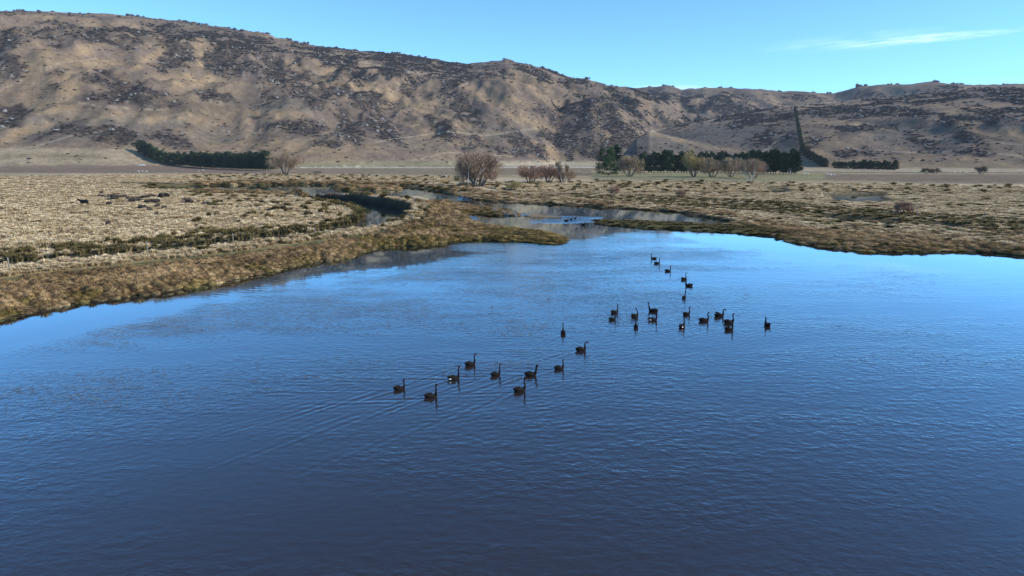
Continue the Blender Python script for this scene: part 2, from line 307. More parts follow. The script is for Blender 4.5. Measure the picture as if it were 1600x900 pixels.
# ------------------------------------------------------------------ helpers
def mesh_np(name, V, F, smooth_=True):
    me = bpy.data.meshes.new(name); V = np.asarray(V, np.float32); F = np.asarray(F, np.int32); k = F.shape[1]
    me.vertices.add(len(V)); me.vertices.foreach_set('co', V.ravel())
    me.loops.add(F.size); me.loops.foreach_set('vertex_index', F.ravel())
    me.polygons.add(len(F)); me.polygons.foreach_set('loop_start', np.arange(0, F.size, k, dtype=np.int32))
    me.update(calc_edges=True); me.polygons.foreach_set('use_smooth', np.full(len(F), smooth_, bool)); me.validate(); return me
def link(name, me, mat=None, parent=None):
    if mat is not None and not me.materials: me.materials.append(mat)
    o = bpy.data.objects.new(name, me); COL.objects.link(o)
    if parent is not None: o.parent = parent
    return o
def tag(o, label=None, cat=None, group=None, kind=None):
    for k, v in (('label', label), ('category', cat), ('group', group), ('kind', kind)):
        if v: o[k] = v
    return o
def empty(name, loc, rz=0.0, s=1.0):
    o = bpy.data.objects.new(name, None); COL.objects.link(o); o.location = loc; o.rotation_euler = (0, 0, rz); o.scale = (s, s, s); o.empty_display_size = 0.2; return o
def copy_tree(o, loc, rz, s=1.0):
    r = o.copy(); COL.objects.link(r); r.location = loc; r.rotation_euler = (0, 0, rz); r.scale = s if isinstance(s, tuple) else (s, s, s)
    for ch in o.children:
        c = ch.copy(); COL.objects.link(c); c.parent = r
        for g in ch.children:
            d = g.copy(); COL.objects.link(d); d.parent = c
    return r
def new_mat(name):
    m = bpy.data.materials.new(name); m.use_nodes = True; nt = m.node_tree; b = nt.nodes['Principled BSDF']
    b.inputs['Specular IOR Level'].default_value = 0.15; b.inputs['Roughness'].default_value = 0.9
    return m, nt, b
def mat_var(name, c1, c2, c3=None, scale=0.3, rough=0.95, spec=0.05, rand=0.0, coord='Position', detail=5, bump=0.0, bscale=30):
    """noise between two or three colours; optional per-object random shift"""
    m, nt, b = new_mat(name); N, L = nt.nodes, nt.links
    b.inputs['Roughness'].default_value = rough; b.inputs['Specular IOR Level'].default_value = spec
    nz = N.new('ShaderNodeTexNoise'); nz.inputs['Scale'].default_value = scale; nz.inputs['Detail'].default_value = detail; nz.inputs['Roughness'].default_value = .6
    if coord == 'Position': g = N.new('ShaderNodeNewGeometry'); L.new(g.outputs['Position'], nz.inputs['Vector'])
    else: g = N.new('ShaderNodeTexCoord'); L.new(g.outputs['Object'], nz.inputs['Vector'])
    fac = nz.outputs['Fac']
    if rand:
        oi = N.new('ShaderNodeObjectInfo'); ma = N.new('ShaderNodeMath'); ma.operation = 'MULTIPLY_ADD'; ma.inputs[1].default_value = rand; ma.inputs[2].default_value = -rand / 2
        L.new(oi.outputs['Random'], ma.inputs[0]); ad = N.new('ShaderNodeMath'); ad.operation = 'ADD'; L.new(fac, ad.inputs[0]); L.new(ma.outputs[0], ad.inputs[1]); fac = ad.outputs[0]
    cr = N.new('ShaderNodeValToRGB'); e = cr.color_ramp.elements
    e[0].position = 0.3; e[1].position = 0.7; e[0].color = (*c1, 1); e[1].color = (*c2, 1)
    if c3 is not None:
        x = e.new(0.5); x.color = (*c3, 1)
    L.new(fac, cr.inputs['Fac']); L.new(cr.outputs['Color'], b.inputs['Base Color'])
    if bump:
        n2 = N.new('ShaderNodeTexNoise'); n2.inputs['Scale'].default_value = bscale; n2.inputs['Detail'].default_value = 4; L.new(g.outputs[0 if coord == 'Position' else 'Object'], n2.inputs['Vector'])
        bp = N.new('ShaderNodeBump'); bp.inputs['Strength'].default_value = bump; bp.inputs['Distance'].default_value = 0.05; L.new(n2.outputs['Fac'], bp.inputs['Height']); L.new(bp.outputs[0], b.inputs['Normal'])
    return m
def A3(c): return tuple(float(v) for v in alb(c))

# ------------------------------------------------------------------ land sheet (ground + hills)
az = np.concatenate([np.linspace(R(-64), R(-42), 40, endpoint=False), np.linspace(R(-42), R(42), 760), np.linspace(R(42), R(64), 41)[1:]])
rr = np.concatenate([np.geomspace(34, 420, 380, endpoint=False), np.geomspace(420, 900, 90, endpoint=False), np.geomspace(900, 3600, 300)])
rsplit = 380 + 90
AA, RR = np.meshgrid(az, rr); XX = (RR * np.sin(AA)).ravel(); YY = (RR * np.cos(AA)).ravel()
ZZ = ground_z(XX, YY)
PX, PY = proj(XX, YY, ZZ)
nc, nr = len(az), len(rr)
RGB = np.zeros((len(XX), 3))
mg = RR.ravel() < 1300; RGB[mg] = zone_rgb(PX[mg], PY[mg], XX[mg], YY[mg])
mh = RR.ravel() > 800
hr = hill_rgb(PX[mh], PY[mh], XX[mh], YY[mh], ZZ[mh])
wz = smooth(4.0, 11.0, ZZ[mh] - 12 * 0)[:, None]
flat_left = smooth(20, 26, ZZ[mh])[:, None]
lf = (PX[mh] < 260)[:, None]
wz = np.where(lf, flat_left, wz)
RGB[mh] = RGB[mh] * (1 - wz) + hr * wz
# bare dark mud close to and below the water line, and the steep cut bank of the stream
near = (RR.ravel() < 420)
s_, st_, po_ = water_sd(XX[near], YY[near])
w = (1 - smooth(0.0, 0.22, ZZ[near]))[:, None]; RGB[near] = RGB[near] * (1 - w) + alb((70,62,50)) * w
w = ((1 - smooth(0.5, 4.0, po_)) * 0.8)[:, None]; RGB[near] = RGB[near] * (1 - w) + alb((92,82,60)) * w
w = ((1 - smooth(0.4, 1.5, st_)) * 0.9)[:, None]; RGB[near] = RGB[near] * (1 - w) + alb((58,50,42)) * w
m_land, nt, b = new_mat('dry_land'); N, L = nt.nodes, nt.links
b.inputs['Specular IOR Level'].default_value = 0.03
at_ = N.new('ShaderNodeAttribute'); at_.attribute_name = 'tint'; geo = N.new('ShaderNodeNewGeometry')
def noise(sc, det=5, ro=.65, stretch=None):
    n = N.new('ShaderNodeTexNoise'); n.inputs['Scale'].default_value = sc; n.inputs['Detail'].default_value = det; n.inputs['Roughness'].default_value = ro
    if stretch:
        mp = N.new('ShaderNodeMapping'); mp.inputs['Scale'].default_value = stretch; L.new(geo.outputs['Position'], mp.inputs['Vector']); L.new(mp.outputs[0], n.inputs['Vector'])
    else: L.new(geo.outputs['Position'], n.inputs['Vector'])
    return n.outputs['Fac']
def ramp(f, a, bb, va, vb):
    n = N.new('ShaderNodeMapRange'); n.inputs['From Min'].default_value = a; n.inputs['From Max'].default_value = bb; n.inputs['To Min'].default_value = va; n.inputs['To Max'].default_value = vb; L.new(f, n.inputs['Value']); return n.outputs[0]
def mul(a, bb):
    n = N.new('ShaderNodeMath'); n.operation = 'MULTIPLY'; L.new(a, n.inputs[0]); L.new(bb, n.inputs[1]); return n.outputs[0]
v = mul(ramp(noise(0.11, 8, .75), .3, .7, .62, 1.34), ramp(noise(0.02, 4), .3, .7, .88, 1.12))
v = mul(v, ramp(noise(1.3, 4), .3, .7, .78, 1.2))
vm = N.new('ShaderNodeVectorMath'); vm.operation = 'SCALE'; L.new(at_.outputs['Color'], vm.inputs[0]); L.new(v, vm.inputs['Scale'])
L.new(vm.outputs[0], b.inputs['Base Color'])
bp = N.new('ShaderNodeBump'); bp.inputs['Strength'].default_value = 0.7; bp.inputs['Distance'].default_value = 2.2; L.new(noise(0.25, 9, .7), bp.inputs['Height']); L.new(bp.outputs[0], b.inputs['Normal'])
def sheet(name, i0, i1, extra=None):
    ids = np.arange(nr * nc).reshape(nr, nc)[i0:i1]
    q = np.stack([ids[:-1, :-1], ids[:-1, 1:], ids[1:, 1:], ids[1:, :-1]], -1).reshape(-1, 4)
    off = i0 * nc; V = np.stack([XX, YY, ZZ], -1)[off:i1 * nc]; C = RGB[off:i1 * nc]; q = q - off
    if extra is not None:
        ev, ef, ec = extra; q = np.concatenate([q, ef + len(V)]); V = np.concatenate([V, ev]); C = np.concatenate([C, ec])
    me = mesh_np(name, V, q)
    a = me.color_attributes.new('tint', 'FLOAT_COLOR', 'POINT'); a.data.foreach_set('color', np.concatenate([C, np.ones((len(C), 1))], 1).astype(np.float32).ravel())
    me.materials.append(m_land); o = bpy.data.objects.new(name, me); COL.objects.link(o); o['kind'] = 'structure'; return o
ang = np.linspace(0, 2 * np.pi, 65)[:-1]
ev = np.array([[r * math.sin(a), r * math.cos(a), -2.0] for r in (6, 400, 9000) for a in ang])
ef = np.array([[k * 64 + i, k * 64 + (i + 1) % 64, (k + 1) * 64 + (i + 1) % 64, (k + 1) * 64 + i] for k in range(2) for i in range(64)])
sheet('ground', 0, rsplit + 1, (ev, ef, np.tile(alb((150,130,102)), (len(ev), 1))))
sheet('hills', rsplit, nr)

# ------------------------------------------------------------------ swans: where they float (used for wakes too)
# px, py of the water line under the body, heading (deg, 0 = +x), neck style, size, wing flash, label
SW = [
 (622,609,20,'curve',.92,0,'black swan at the far left end of the flock'),
 (671,621,20,'tall',.98,0,'black swan with straight upright neck, lowest in the picture'),
 (707,593,22,'tall',1.0,1,'black swan with white flank patch and tall straight neck, in the near left group'),
 (733,571,20,'hook',1.0,0,'black swan behind and above the left group with its neck bent forward at the top'),
 (773,587,24,'tall',.9,0,'small upright black swan midway between the left group and the big low swan'),
 (827,587,4,'turn',1.04,0,'large long-bodied black swan with stout neck in the middle of the near group'),
 (810,612,22,'curve',1.0,0,'black swan swimming directly below the large long-bodied swan'),
 (872,577,18,'curve',.92,0,'black swan just right of the large long-bodied swan'),
 (906,548,14,'fold',1.0,0,'black swan with deeply arched neck reaching forward at the head of the near group'),
 (880,522,88,'tall',.98,0,'black swan seen end on, alone between the near and the far groups'),
 (1022.5,404.5,176,'tall',1.0,0,'farthest black swan, facing left'),
 (1025.5,412,8,'tall',1.0,0,'black swan just below the farthest one, facing right'),
 (1042.5,424,6,'curve',1.05,0,'third black swan from the top of the far line, facing right'),
 (1067.5,437,30,'curve',1.0,0,'fourth black swan from the top of the far line'),
 (1078,447,170,'tall',1.05,0,'fifth black swan in the far line, turned to face left'),
 (1068.5,466,60,'curve',.9,0,'small black swan at the bottom of the far line, moving away'),
 (959,489,28,'tall',1.0,0,'black swan at the left end of the far group, upper of an overlapping pair'),
 (955.5,500,20,'tall',.92,0,'lower black swan of the overlapping pair at the left end of the far group'),
 (990.7,495,35,'back',1.0,0,'black swan with its head turned back, second from left in the far group'),
 (993.7,512,84,'tall',.9,0,'small end-on black swan directly below the one with its head turned back'),
 (1022,487,150,'lean',1.1,0,'black swan leaning left, right above the one with a white wing patch'),
 (1018.5,501,10,'tall',1.0,1,'black swan with white wing patch in the left half of the far group'),
 (1071.5,492,20,'curve',.95,0,'black swan with curved neck between the white-patched swan and the right cluster'),
 (1065,512,50,'tall',1.05,1,'black swan facing away with a pale spot on its wing, below the curved neck swan'),
 (1098,502,6,'curve',1.1,0,'long-bodied black swan facing right, in the middle of the right hand cluster'),
 (1122,494,4,'arch',1.08,2,'black swan with ruffled raised wings and arched neck'),
 (1137,505,6,'curve',1.12,0,'black swan with tall neck right of the ruffled one, upper of two close together'),
 (1137.5,516,8,'tall',1.0,0,'black swan lowest of the right hand cluster, tucked below another swan'),
 (1199.3,510,93,'low',1.1,0,'black swan at the far right, apart from the flock and seen from behind'),
]
SWW = []
for s in SW:
    x, y = at(s[0], s[1]); SWW.append((float(x), float(y), R(s[2]), s))

# ------------------------------------------------------------------ water
waz = np.concatenate([np.linspace(R(-52), R(-27), 60, endpoint=False), np.linspace(R(-27), R(27), 520), np.linspace(R(27), R(56), 70)[1:]])
wr = np.concatenate([np.geomspace(11, 17, 30, endpoint=False), np.geomspace(17, 66, 460, endpoint=False), np.geomspace(66, 150, 60, endpoint=False), np.geomspace(150, 900, 24)])
WA, WR = np.meshgrid(waz, wr); WX = (WR * np.sin(WA)).ravel(); WY = (WR * np.cos(WA)).ravel()
def wake(X, Y):
    H = np.zeros(X.shape)
    for k, (sx, sy, h, s) in enumerate(SWW):
        front = k < 9
        dx, dy = X - sx, Y - sy
        hh = h if not front else R(24 + 7 * math.sin(k * 2.3))
        u = -(dx * math.cos(hh) + dy * math.sin(hh)); v = -dx * math.sin(hh) + dy * math.cos(hh)
        Lw = 5.0 if front else 3.2
        m = (u > -0.6) & (u < Lw * 2.2) & (np.abs(v) < 0.42 * u + 1.5)
        if m.any():
            uu = np.maximum(u[m], 0.05); vv = np.abs(v[m]); lam = 0.46 if front else 0.38; th = R(64)
            ph = 2 * np.pi / lam * (-uu * math.cos(th) + vv * math.sin(th)) + 0.8 * perlin(X[m] * .5, Y[m] * .5)
            arm = np.exp(-((vv - 0.30 * uu - 0.1) / (0.12 + 0.028 * uu)) ** 2) + 0.25 * np.exp(-((vv) / (0.2 * uu + 0.2)) ** 2)
            H[m] += (0.014 if front else 0.009) * arm * np.cos(ph) * np.exp(-uu / Lw) * smooth(0, .5, uu)
        # rings running ahead and to the side
        d = np.hypot(dx, dy); m = (d < 11) & (d > 0.3)
        if m.any() and (front or k % 3 == 0):
            a = np.arctan2(dy[m], dx[m]); c = np.cos(a - (-math.pi / 2 + R(25))); c = np.clip(c, 0, 1) ** 3
            H[m] += 0.0035 * c * np.cos(2 * np.pi / 0.42 * d[m] + 1.3 * k) * np.exp(-d[m] / 4.5) * smooth(.3, 1.5, d[m])
    return H
def ambient(X, Y):
    H = np.zeros(X.shape); rs = np.random.RandomState(5)
    for k in range(30):
        lam = rs.uniform(0.24, 0.80); d = R(rs.normal(100 if k % 3 else 60, 20)); amp = 0.0005 * lam / 0.5
        kx, ky = math.cos(d) * 2 * np.pi / lam, math.sin(d) * 2 * np.pi / lam
        mod = 0.5 + 0.9 * perlin(X / rs.uniform(2, 6) + k * 3.1, Y / rs.uniform(2, 6) - k)
        H += amp * np.clip(mod, 0, 1.4) * np.cos(kx * X + ky * Y + rs.uniform(0, 6.3) + 1.2 * perlin(X / 5 + k, Y / 5))
    return H
WPX, WPY = proj(WX, WY, 0 * WX)
# wind map: 1 = ruffled open water, 0 = sheltered mirror
wnd = 1.0 + 0 * WX
sh = np.interp(WPX, [-200, 0, 125, 269, 400, 500, 600, 720, 900, 1000, 1200, 1600, 2000], [640, 552, 520, 487, 462, 447, 428, 404, 372, 366, 392, 424, 440])
edge = sh + 6 * fbm(WX / 4, WY / 4, 3)
wnd *= smooth(-10, 26, WPY - edge)
wnd = wnd * np.clip(0.95 + 0.85 * fbm(WX / 20 + 5, WY / 8, 3), .25, 2)
right = smooth(900, 1350, WPX) * (1 - smooth(440, 560, WPY)); wnd *= 1 - 0.6 * right
for cx, cy, rx, ry, w_ in ((860,385,160,10,.6),(980,377,70,6,.6),(745,372,120,6,.25)):
    wnd = np.maximum(wnd, w_ * np.clip(1.3 - np.hypot((WPX - cx) / rx, (WPY - cy) / ry), 0, 1))
for cx, cy, rx, ry, w_ in ((880,342,30,5,3.6),(868,346,42,2.2,3.2),(728,310.5,16,1.6,3),(905,345,30,2.0,3),(735,341,10,4,3),(920,340,24,1.2,2.5),(815,335,14,1.6,2.2)):
    n = 0.25 * fbm(WX / 1.5, WY / 4, 3)
    wnd = wnd + w_ * np.clip((1.15 - np.hypot((WPX - cx) / rx, (WPY - cy) / ry) + n) * 3, 0, 1)
wnd = np.clip(wnd, 0, 4)
fadeH = (1 - smooth(60, 100, WR.ravel())) * (1 - smooth(R(23), R(27), np.abs(WA.ravel())) * .6) * smooth(13, 18, WR.ravel())
WZ = (ambient(WX, WY) * (0.25 + 0.75 * np.clip(wnd, 0, 1.2)) + wake(WX, WY)) * fadeH
ids = np.arange(len(WX)).reshape(WR.shape)
WF = np.stack([ids[:-1, :-1], ids[:-1, 1:], ids[1:, 1:], ids[1:, :-1]], -1).reshape(-1, 4)
# the rest of the lake round and behind the camera
cr_ = np.array([0.01, 4, 11, 60, 200, 380]); 
a0 = np.concatenate([np.linspace(R(56), R(308), 60)])
cv = np.array([[r * math.sin(a), r * math.cos(a), 0] for r in cr_ for a in a0]); nA = len(a0)
cf = np.array([[k * nA + i, k * nA + i + 1, (k + 1) * nA + i + 1, (k + 1) * nA + i] for k in range(len(cr_) - 1) for i in range(nA - 1)])
a1 = np.linspace(R(-52), R(56), 30); cv2 = np.array([[r * math.sin(a), r * math.cos(a), 0] for r in (0.01, 11.0) for a in a1])
cf2 = np.array([[i, i + 1, 30 + i + 1, 30 + i] for i in range(29)])
V = np.concatenate([np.stack([WX, WY, WZ], -1), cv, cv2]); F = np.concatenate([WF, cf + len(WX), cf2 + len(WX) + len(cv)])
me = mesh_np('lake_water', V, F)
wa = me.attributes.new('wind', 'FLOAT', 'POINT'); wa.data.foreach_set('value', np.concatenate([wnd, np.ones(len(cv) + len(cv2))]).astype(np.float32))
m_w, nt, b = new_mat('lake_water'); N, L = nt.nodes, nt.links
b.inputs['Base Color'].default_value = (0.034, 0.023, 0.020, 1); b.inputs['Roughness'].default_value = 0.02; b.inputs['IOR'].default_value = 2.0; b.inputs['Specular IOR Level'].default_value = 0.5
geo = N.new('ShaderNodeNewGeometry'); wat = N.new('ShaderNodeAttribute'); wat.attribute_name = 'wind'
def wnoise(sc, sx, sy, rot, det=3):
    mp = N.new('ShaderNodeMapping'); mp.inputs['Scale'].default_value = (sx, sy, 1); mp.inputs['Rotation'].default_value = (0, 0, R(rot)); L.new(geo.outputs['Position'], mp.inputs['Vector'])
    n = N.new('ShaderNodeTexNoise'); n.inputs['Scale'].default_value = sc; n.inputs['Detail'].default_value = det; n.inputs['Roughness'].default_value = .55; L.new(mp.outputs[0], n.inputs['Vector']); return n.outputs['Fac']
def addn(a, k, c):
    n = N.new('ShaderNodeMath'); n.operation = 'MULTIPLY_ADD'; L.new(a, n.inputs[0]); n.inputs[1].default_value = k; L.new(c, n.inputs[2]); return n.outputs[0]
h = addn(wnoise(1.0, 6.5, 15, -8), 0.016, addn(wnoise(1.0, 1.6, 3.4, 12), 0.036, addn(wnoise(1.0, 3.2, 6.5, -14), 0.028, mul(wnoise(0.6, .5, 1.2, 5, 2), wnoise(2.2, 1, 1.5, 0, 2)))))
hw = mul(h, wat.outputs['Fac'])
bp = N.new('ShaderNodeBump'); bp.inputs['Strength'].default_value = 1.0; bp.inputs['Distance'].default_value = 0.055; L.new(hw, bp.inputs['Height']); N.remove(b); outm = [n for n in N if n.type == 'OUTPUT_MATERIAL'][0]
fr = N.new('ShaderNodeFresnel'); fr.inputs['IOR'].default_value = 1.36; gl = N.new('ShaderNodeBsdfGlossy'); gl.inputs['Roughness'].default_value = 0.03; gl.inputs['Color'].default_value = (0.78, 0.94, 1.0, 1)
df = N.new('ShaderNodeBsdfDiffuse'); df.inputs['Color'].default_value = (0.028, 0.021, 0.019, 1); mxs = N.new('ShaderNodeMixShader')
for n in (fr, gl, df): L.new(bp.outputs[0], n.inputs['Normal'])
fm = N.new('ShaderNodeMath'); fm.operation = 'MULTIPLY'; fm.use_clamp = True; fm.inputs[1].default_value = 1.75; L.new(fr.outputs[0], fm.inputs[0]); L.new(fm.outputs[0], mxs.inputs[0]); L.new(df.outputs[0], mxs.inputs[1]); L.new(gl.outputs[0], mxs.inputs[2]); L.new(mxs.outputs[0], outm.inputs['Surface'])
lake = link('lake_water', me, m_w); lake['kind'] = 'structure'

# ------------------------------------------------------------------ swans
def cr_spline(P, n):
    P = np.asarray(P, float); P = np.vstack([2 * P[0] - P[1], P, 2 * P[-1] - P[-2]]); o = []
    for i in range(1, len(P) - 2):
        for t in np.linspace(0, 1, n, endpoint=False):
            a, b_, c, d = P[i - 1], P[i], P[i + 1], P[i + 2]
            o.append(0.5 * ((2 * b_) + (c - a) * t + (2 * a - 5 * b_ + 4 * c - d) * t ** 2 + (3 * b_ - a - 3 * c + d) * t ** 3))
    o.append(P[-2]); return np.array(o)
def loft(P, n=3, seg=12, lat=(0, 1, 0)):
    """continuous tube through (x,y,z,half width,half height)"""
    S = cr_spline(P, n); S[:, 3:] = np.maximum(S[:, 3:], 0.002); V, F = [], []; lat = np.array(lat, float)
    for i, s in enumerate(S):
        t = S[min(i + 1, len(S) - 1), :3] - S[max(i - 1, 0), :3]; t /= np.linalg.norm(t) + 1e-9
        nrm = np.cross(t, lat); nrm /= np.linalg.norm(nrm) + 1e-9; l = np.cross(nrm, t)
        for k in range(seg):
            a = 2 * np.pi * k / seg; V.append(s[:3] + l * s[3] * math.cos(a) + nrm * s[4] * math.sin(a))
    for i in range(len(S) - 1):
        for k in range(seg):
            F.append([i * seg + k, i * seg + (k + 1) % seg, (i + 1) * seg + (k + 1) % seg, (i + 1) * seg + k])
    c0 = len(V); V.append(S[0, :3]); V.append(S[-1, :3]); m = (len(S) - 1) * seg
    for k in range(seg):
        F.append([c0, (k + 1) % seg, k, k]); F.append([c0 + 1, m + k, m + (k + 1) % seg, m + (k + 1) % seg])
    return V, F
def mesh_py(name, V, F, sm=True):
    me = bpy.data.meshes.new(name); F2 = []
    for f in F:
        g = []
        for i in f:
            if i not in g: g.append(int(i))
        F2.append(g)
    me.from_pydata([tuple(map(float, v)) for v in V], [], F2); me.polygons.foreach_set('use_smooth', [sm] * len(F2)); me.update(); return me
m_sw = mat_var('black_plumage', (.008,.007,.007), (.022,.017,.015), scale=14, rough=.95, spec=.02, coord='Object', bump=.5, bscale=40)
m_wing = mat_var('ruffled_wing_plumage', (.010,.009,.008), (.045,.034,.027), scale=22, rough=.95, spec=.02, coord='Object', bump=.8, bscale=50)
m_bill = mat_var('red_bill', (.30,.03,.02), (.42,.05,.03), scale=20, rough=.4, spec=.4, coord='Object')
m_white = mat_var('white_feathers', (.62,.62,.60), (.8,.8,.78), scale=30, rough=.7, coord='Object')
NECK = {  # neck path from the breast: x, y, z, half width, half height, ending at the crown; then head direction
 'tall': [(.37,0,.20,.062,.062),(.39,0,.34,.038,.040),(.385,0,.50,.031,.033),(.385,0,.64,.030,.031),(.40,0,.72,.034,.034),(.445,0,.735,.040,.038),(.49,0,.72,.024,.026)],
 'curve': [(.37,0,.19,.062,.062),(.41,0,.29,.040,.043),(.385,0,.42,.032,.034),(.355,0,.54,.030,.032),(.375,0,.63,.033,.034),(.43,0,.66,.040,.037),(.475,0,.64,.024,.026)],
 'hook': [(.37,0,.20,.062,.062),(.40,0,.32,.039,.041),(.37,0,.47,.032,.034),(.37,0,.60,.031,.032),(.42,0,.69,.032,.033),(.49,0,.70,.038,.035),(.535,0,.665,.024,.026)],
 'fold': [(.37,0,.19,.060,.060),(.36,0,.31,.040,.042),(.36,0,.42,.034,.036),(.41,0,.52,.032,.033),(.50,0,.545,.034,.034),(.57,0,.515,.040,.036),(.61,0,.485,.024,.026)],
 'arch': [(.37,0,.20,.062,.062),(.38,0,.33,.042,.044),(.37,0,.45,.036,.037),(.41,0,.55,.034,.034),(.48,0,.565,.034,.034),(.535,0,.51,.040,.036),(.56,0,.465,.024,.026)],
 'turn': [(.36,0,.19,.072,.072),(.42,0,.30,.052,.054),(.43,0,.44,.044,.046),(.44,-.01,.58,.040,.042),(.47,-.03,.655,.042,.042),(.52,-.06,.64,.046,.042),(.55,-.08,.61,.028,.030)],
 'back': [(.37,0,.20,.062,.062),(.38,0,.33,.038,.040),(.34,.01,.47,.031,.033),(.30,.02,.60,.030,.031),(.27,.05,.675,.034,.034),(.23,.075,.68,.038,.036),(.195,.095,.665,.024,.026)],
 'lean': [(.37,0,.20,.066,.066),(.42,0,.32,.044,.046),(.45,0,.46,.036,.037),(.46,0,.60,.033,.033),(.48,0,.68,.036,.036),(.53,0,.69,.042,.038),(.575,0,.67,.024,.026)],
 'low': [(.37,0,.20,.068,.068),(.40,0,.29,.046,.048),(.39,0,.39,.038,.039),(.38,0,.47,.035,.035),(.40,0,.53,.036,.036),(.45,0,.535,.040,.038),(.49,0,.51,.024,.026)]}
def swan_meshes(style):
    body = [(-.47,0,.20,.012,.010),(-.42,0,.185,.055,.030),(-.33,0,.14,.115,.085),(-.20,0,.09,.165,.135),(-.02,0,.065,.195,.165),(.15,0,.06,.185,.160),(.28,0,.08,.135,.135),(.345,0,.13,.088,.095)]
    body = [(.37 + (a[0] - .37) * .84, a[1], a[2] * 1.05, a[3], a[4] * 1.08) for a in body]
    V, F = loft(body + [(a[0], a[1], a[2] * 1.06, a[3] * 1.22, a[4] * 1.22) for a in NECK[style]], 4, 14); me = mesh_py('swan_body', V, F)
    p = [(q[0], q[1], q[2] * 1.06) for q in NECK[style]]; a = np.array(p[-2][:3]); b_ = np.array(p[-1][:3]); d = (b_ - a) / np.linalg.norm(b_ - a)
    q = [tuple(b_ - d * .01) + (.021, .022), tuple(b_ + d * .03) + (.015, .014), tuple(b_ + d * .062) + (.012, .008), tuple(b_ + d * .078) + (.005, .004)]
    lat = np.cross((0, 0, 1.), d); lat /= np.linalg.norm(lat)
    V, F = loft(q, 3, 8, lat); bill = mesh_py('swan_bill', V, F)
    return me, bill
def wing_mesh(side, raised=0):
    y = .125 * side; V, F = loft([(.20,y * .8,.14,.02,.03),(.10,y,.165 + .02 * raised,.055,.085),(-.06,y * 1.05,.175 + .07 * raised,.062,.095),(-.22,y * .85,.185 + .13 * raised,.05,.075),(-.36,y * .5,.20 + .15 * raised,.03,.035),(-.44,y * .25,.205 + .13 * raised,.008,.01)], 4, 10)
    base = len(V)
    # curled loose feathers along the back edge
    rs = random.Random(3 + side)
    for k in range(9):
        x = -.34 + .05 * k; w_ = .022; z = .25 + .03 * math.sin(k * 1.3) + .10 * raised * (1 - k / 9)
        yy = y * (.75 + .3 * rs.random())
        i = len(V); V += [(x, yy - w_, z - .03), (x, yy + w_, z - .03), (x - .06, yy + w_ * .8, z + .01), (x - .06, yy - w_ * .8, z + .01), (x - .10, yy, z + .035)]
        F += [[i, i + 1, i + 2, i + 3], [i + 3, i + 2, i + 4, i + 4]]
    return mesh_py('swan_wing', V, F)
def flash_mesh():
    V, F = loft([(-.12,-.188,.10,.008,.012),(-.17,-.192,.115,.012,.034),(-.23,-.178,.12,.012,.036),(-.285,-.155,.125,.008,.014)], 3, 8); return mesh_py('white_feathers', V, F)
wings = {(s, r): wing_mesh(s, r) for s in (-1, 1) for r in (0, 1)}
for wm in wings.values():
    for v in wm.vertices: v.co.x = .37 + (v.co.x - .37) * .84; fl = flash_mesh(); cache = {}
for x, y, h, s in SWW:
    st = s[3]
    if st not in cache: cache[st] = swan_meshes(st)
    r = empty('black_swan', (x, y, -0.01), h, s[4] * 0.80); r.scale = (r.scale[0] * rnd.uniform(.95, 1.06), r.scale[1], r.scale[2] * rnd.uniform(.92, 1.06)); tag(r, s[6], 'swan', 'black swans swimming on the lake')
    link('body', cache[st][0], m_sw, r); link('bill', cache[st][1], m_bill, r)
    for sd in (-1, 1): link('wing', wings[(sd, 1 if s[5] == 2 else 0)], m_wing, r)
    if s[5] == 1: link('white_feathers', fl, m_white, r)

# ------------------------------------------------------------------ scattered ground cover (instances of small clump meshes)
def clump_mesh(name, n, rad, hgt, bw, droop, seed, dome=False):
    rs = random.Random(seed); V, F = [], []
    for k in range(n):
        a = rs.uniform(0, 6.283); tilt = rs.random() ** .7; L_ = hgt * rs.uniform(.7, 1.15)
        r0 = rad * .25 * rs.random(); bx, by = r0 * math.cos(a), r0 * math.sin(a)
        ux, uy = math.cos(a), math.sin(a); sx, sy = -uy * bw, ux * bw
        out_ = rad * tilt; zt = L_ * (1 - droop * tilt ** 2)
        m1 = (bx + ux * out_ * .45, by + uy * out_ * .45, zt * .72); tip = (bx + ux * out_, by + uy * out_, zt * (1.0 if not dome else .82))
        i = len(V)
        V += [(bx - sx, by - sy, -.1), (bx + sx, by + sy, -.1), (m1[0] + sx, m1[1] + sy, m1[2]), (m1[0] - sx, m1[1] - sy, m1[2]), (tip[0] + sx * .25, tip[1] + sy * .25, tip[2]), (tip[0] - sx * .25, tip[1] - sy * .25, tip[2])]
        F += [(i, i + 1, i + 2, i + 3), (i + 3, i + 2, i + 4, i + 5)]
    if dome:
        i = len(V); rings = ((0.0, .62), (.30, .62), (.58, .44), (.74, .20))
        for hz_, hr_ in rings:
            for j in range(9): a = j * .698; q = rs.uniform(.85, 1.1); V.append((rad * hr_ * q * math.cos(a), rad * hr_ * q * math.sin(a), hgt * hz_ * .92 - (.1 if hz_ == 0 else 0)))
        V.append((0, 0, hgt * .76))
        for a in range(3):
            for j in range(9): F.append((i + a * 9 + j, i + a * 9 + (j + 1) % 9, i + (a + 1) * 9 + (j + 1) % 9, i + (a + 1) * 9 + j))
        for j in range(9): F.append((i + 27 + j, i + 27 + (j + 1) % 9, i + 36))
    return mesh_py(name, V, F, False)
def blob_mesh(name, seed, flat=.6, n=2):
    import bmesh
    bm = bmesh.new(); bmesh.ops.create_icosphere(bm, subdivisions=n, radius=1.0)
    o = Vector((seed * 3.7, seed * 1.3, seed)); from mathutils import noise as mn
    for v in bm.verts:
        d = 1 + .38 * mn.noise(v.co * 1.4 + o) + .25 * mn.noise(v.co * 3.7 + o); v.co = v.co * d; v.co.z *= flat; v.co.z += flat * .4
    me = bpy.data.meshes.new(name); bm.to_mesh(me); bm.free(); return me
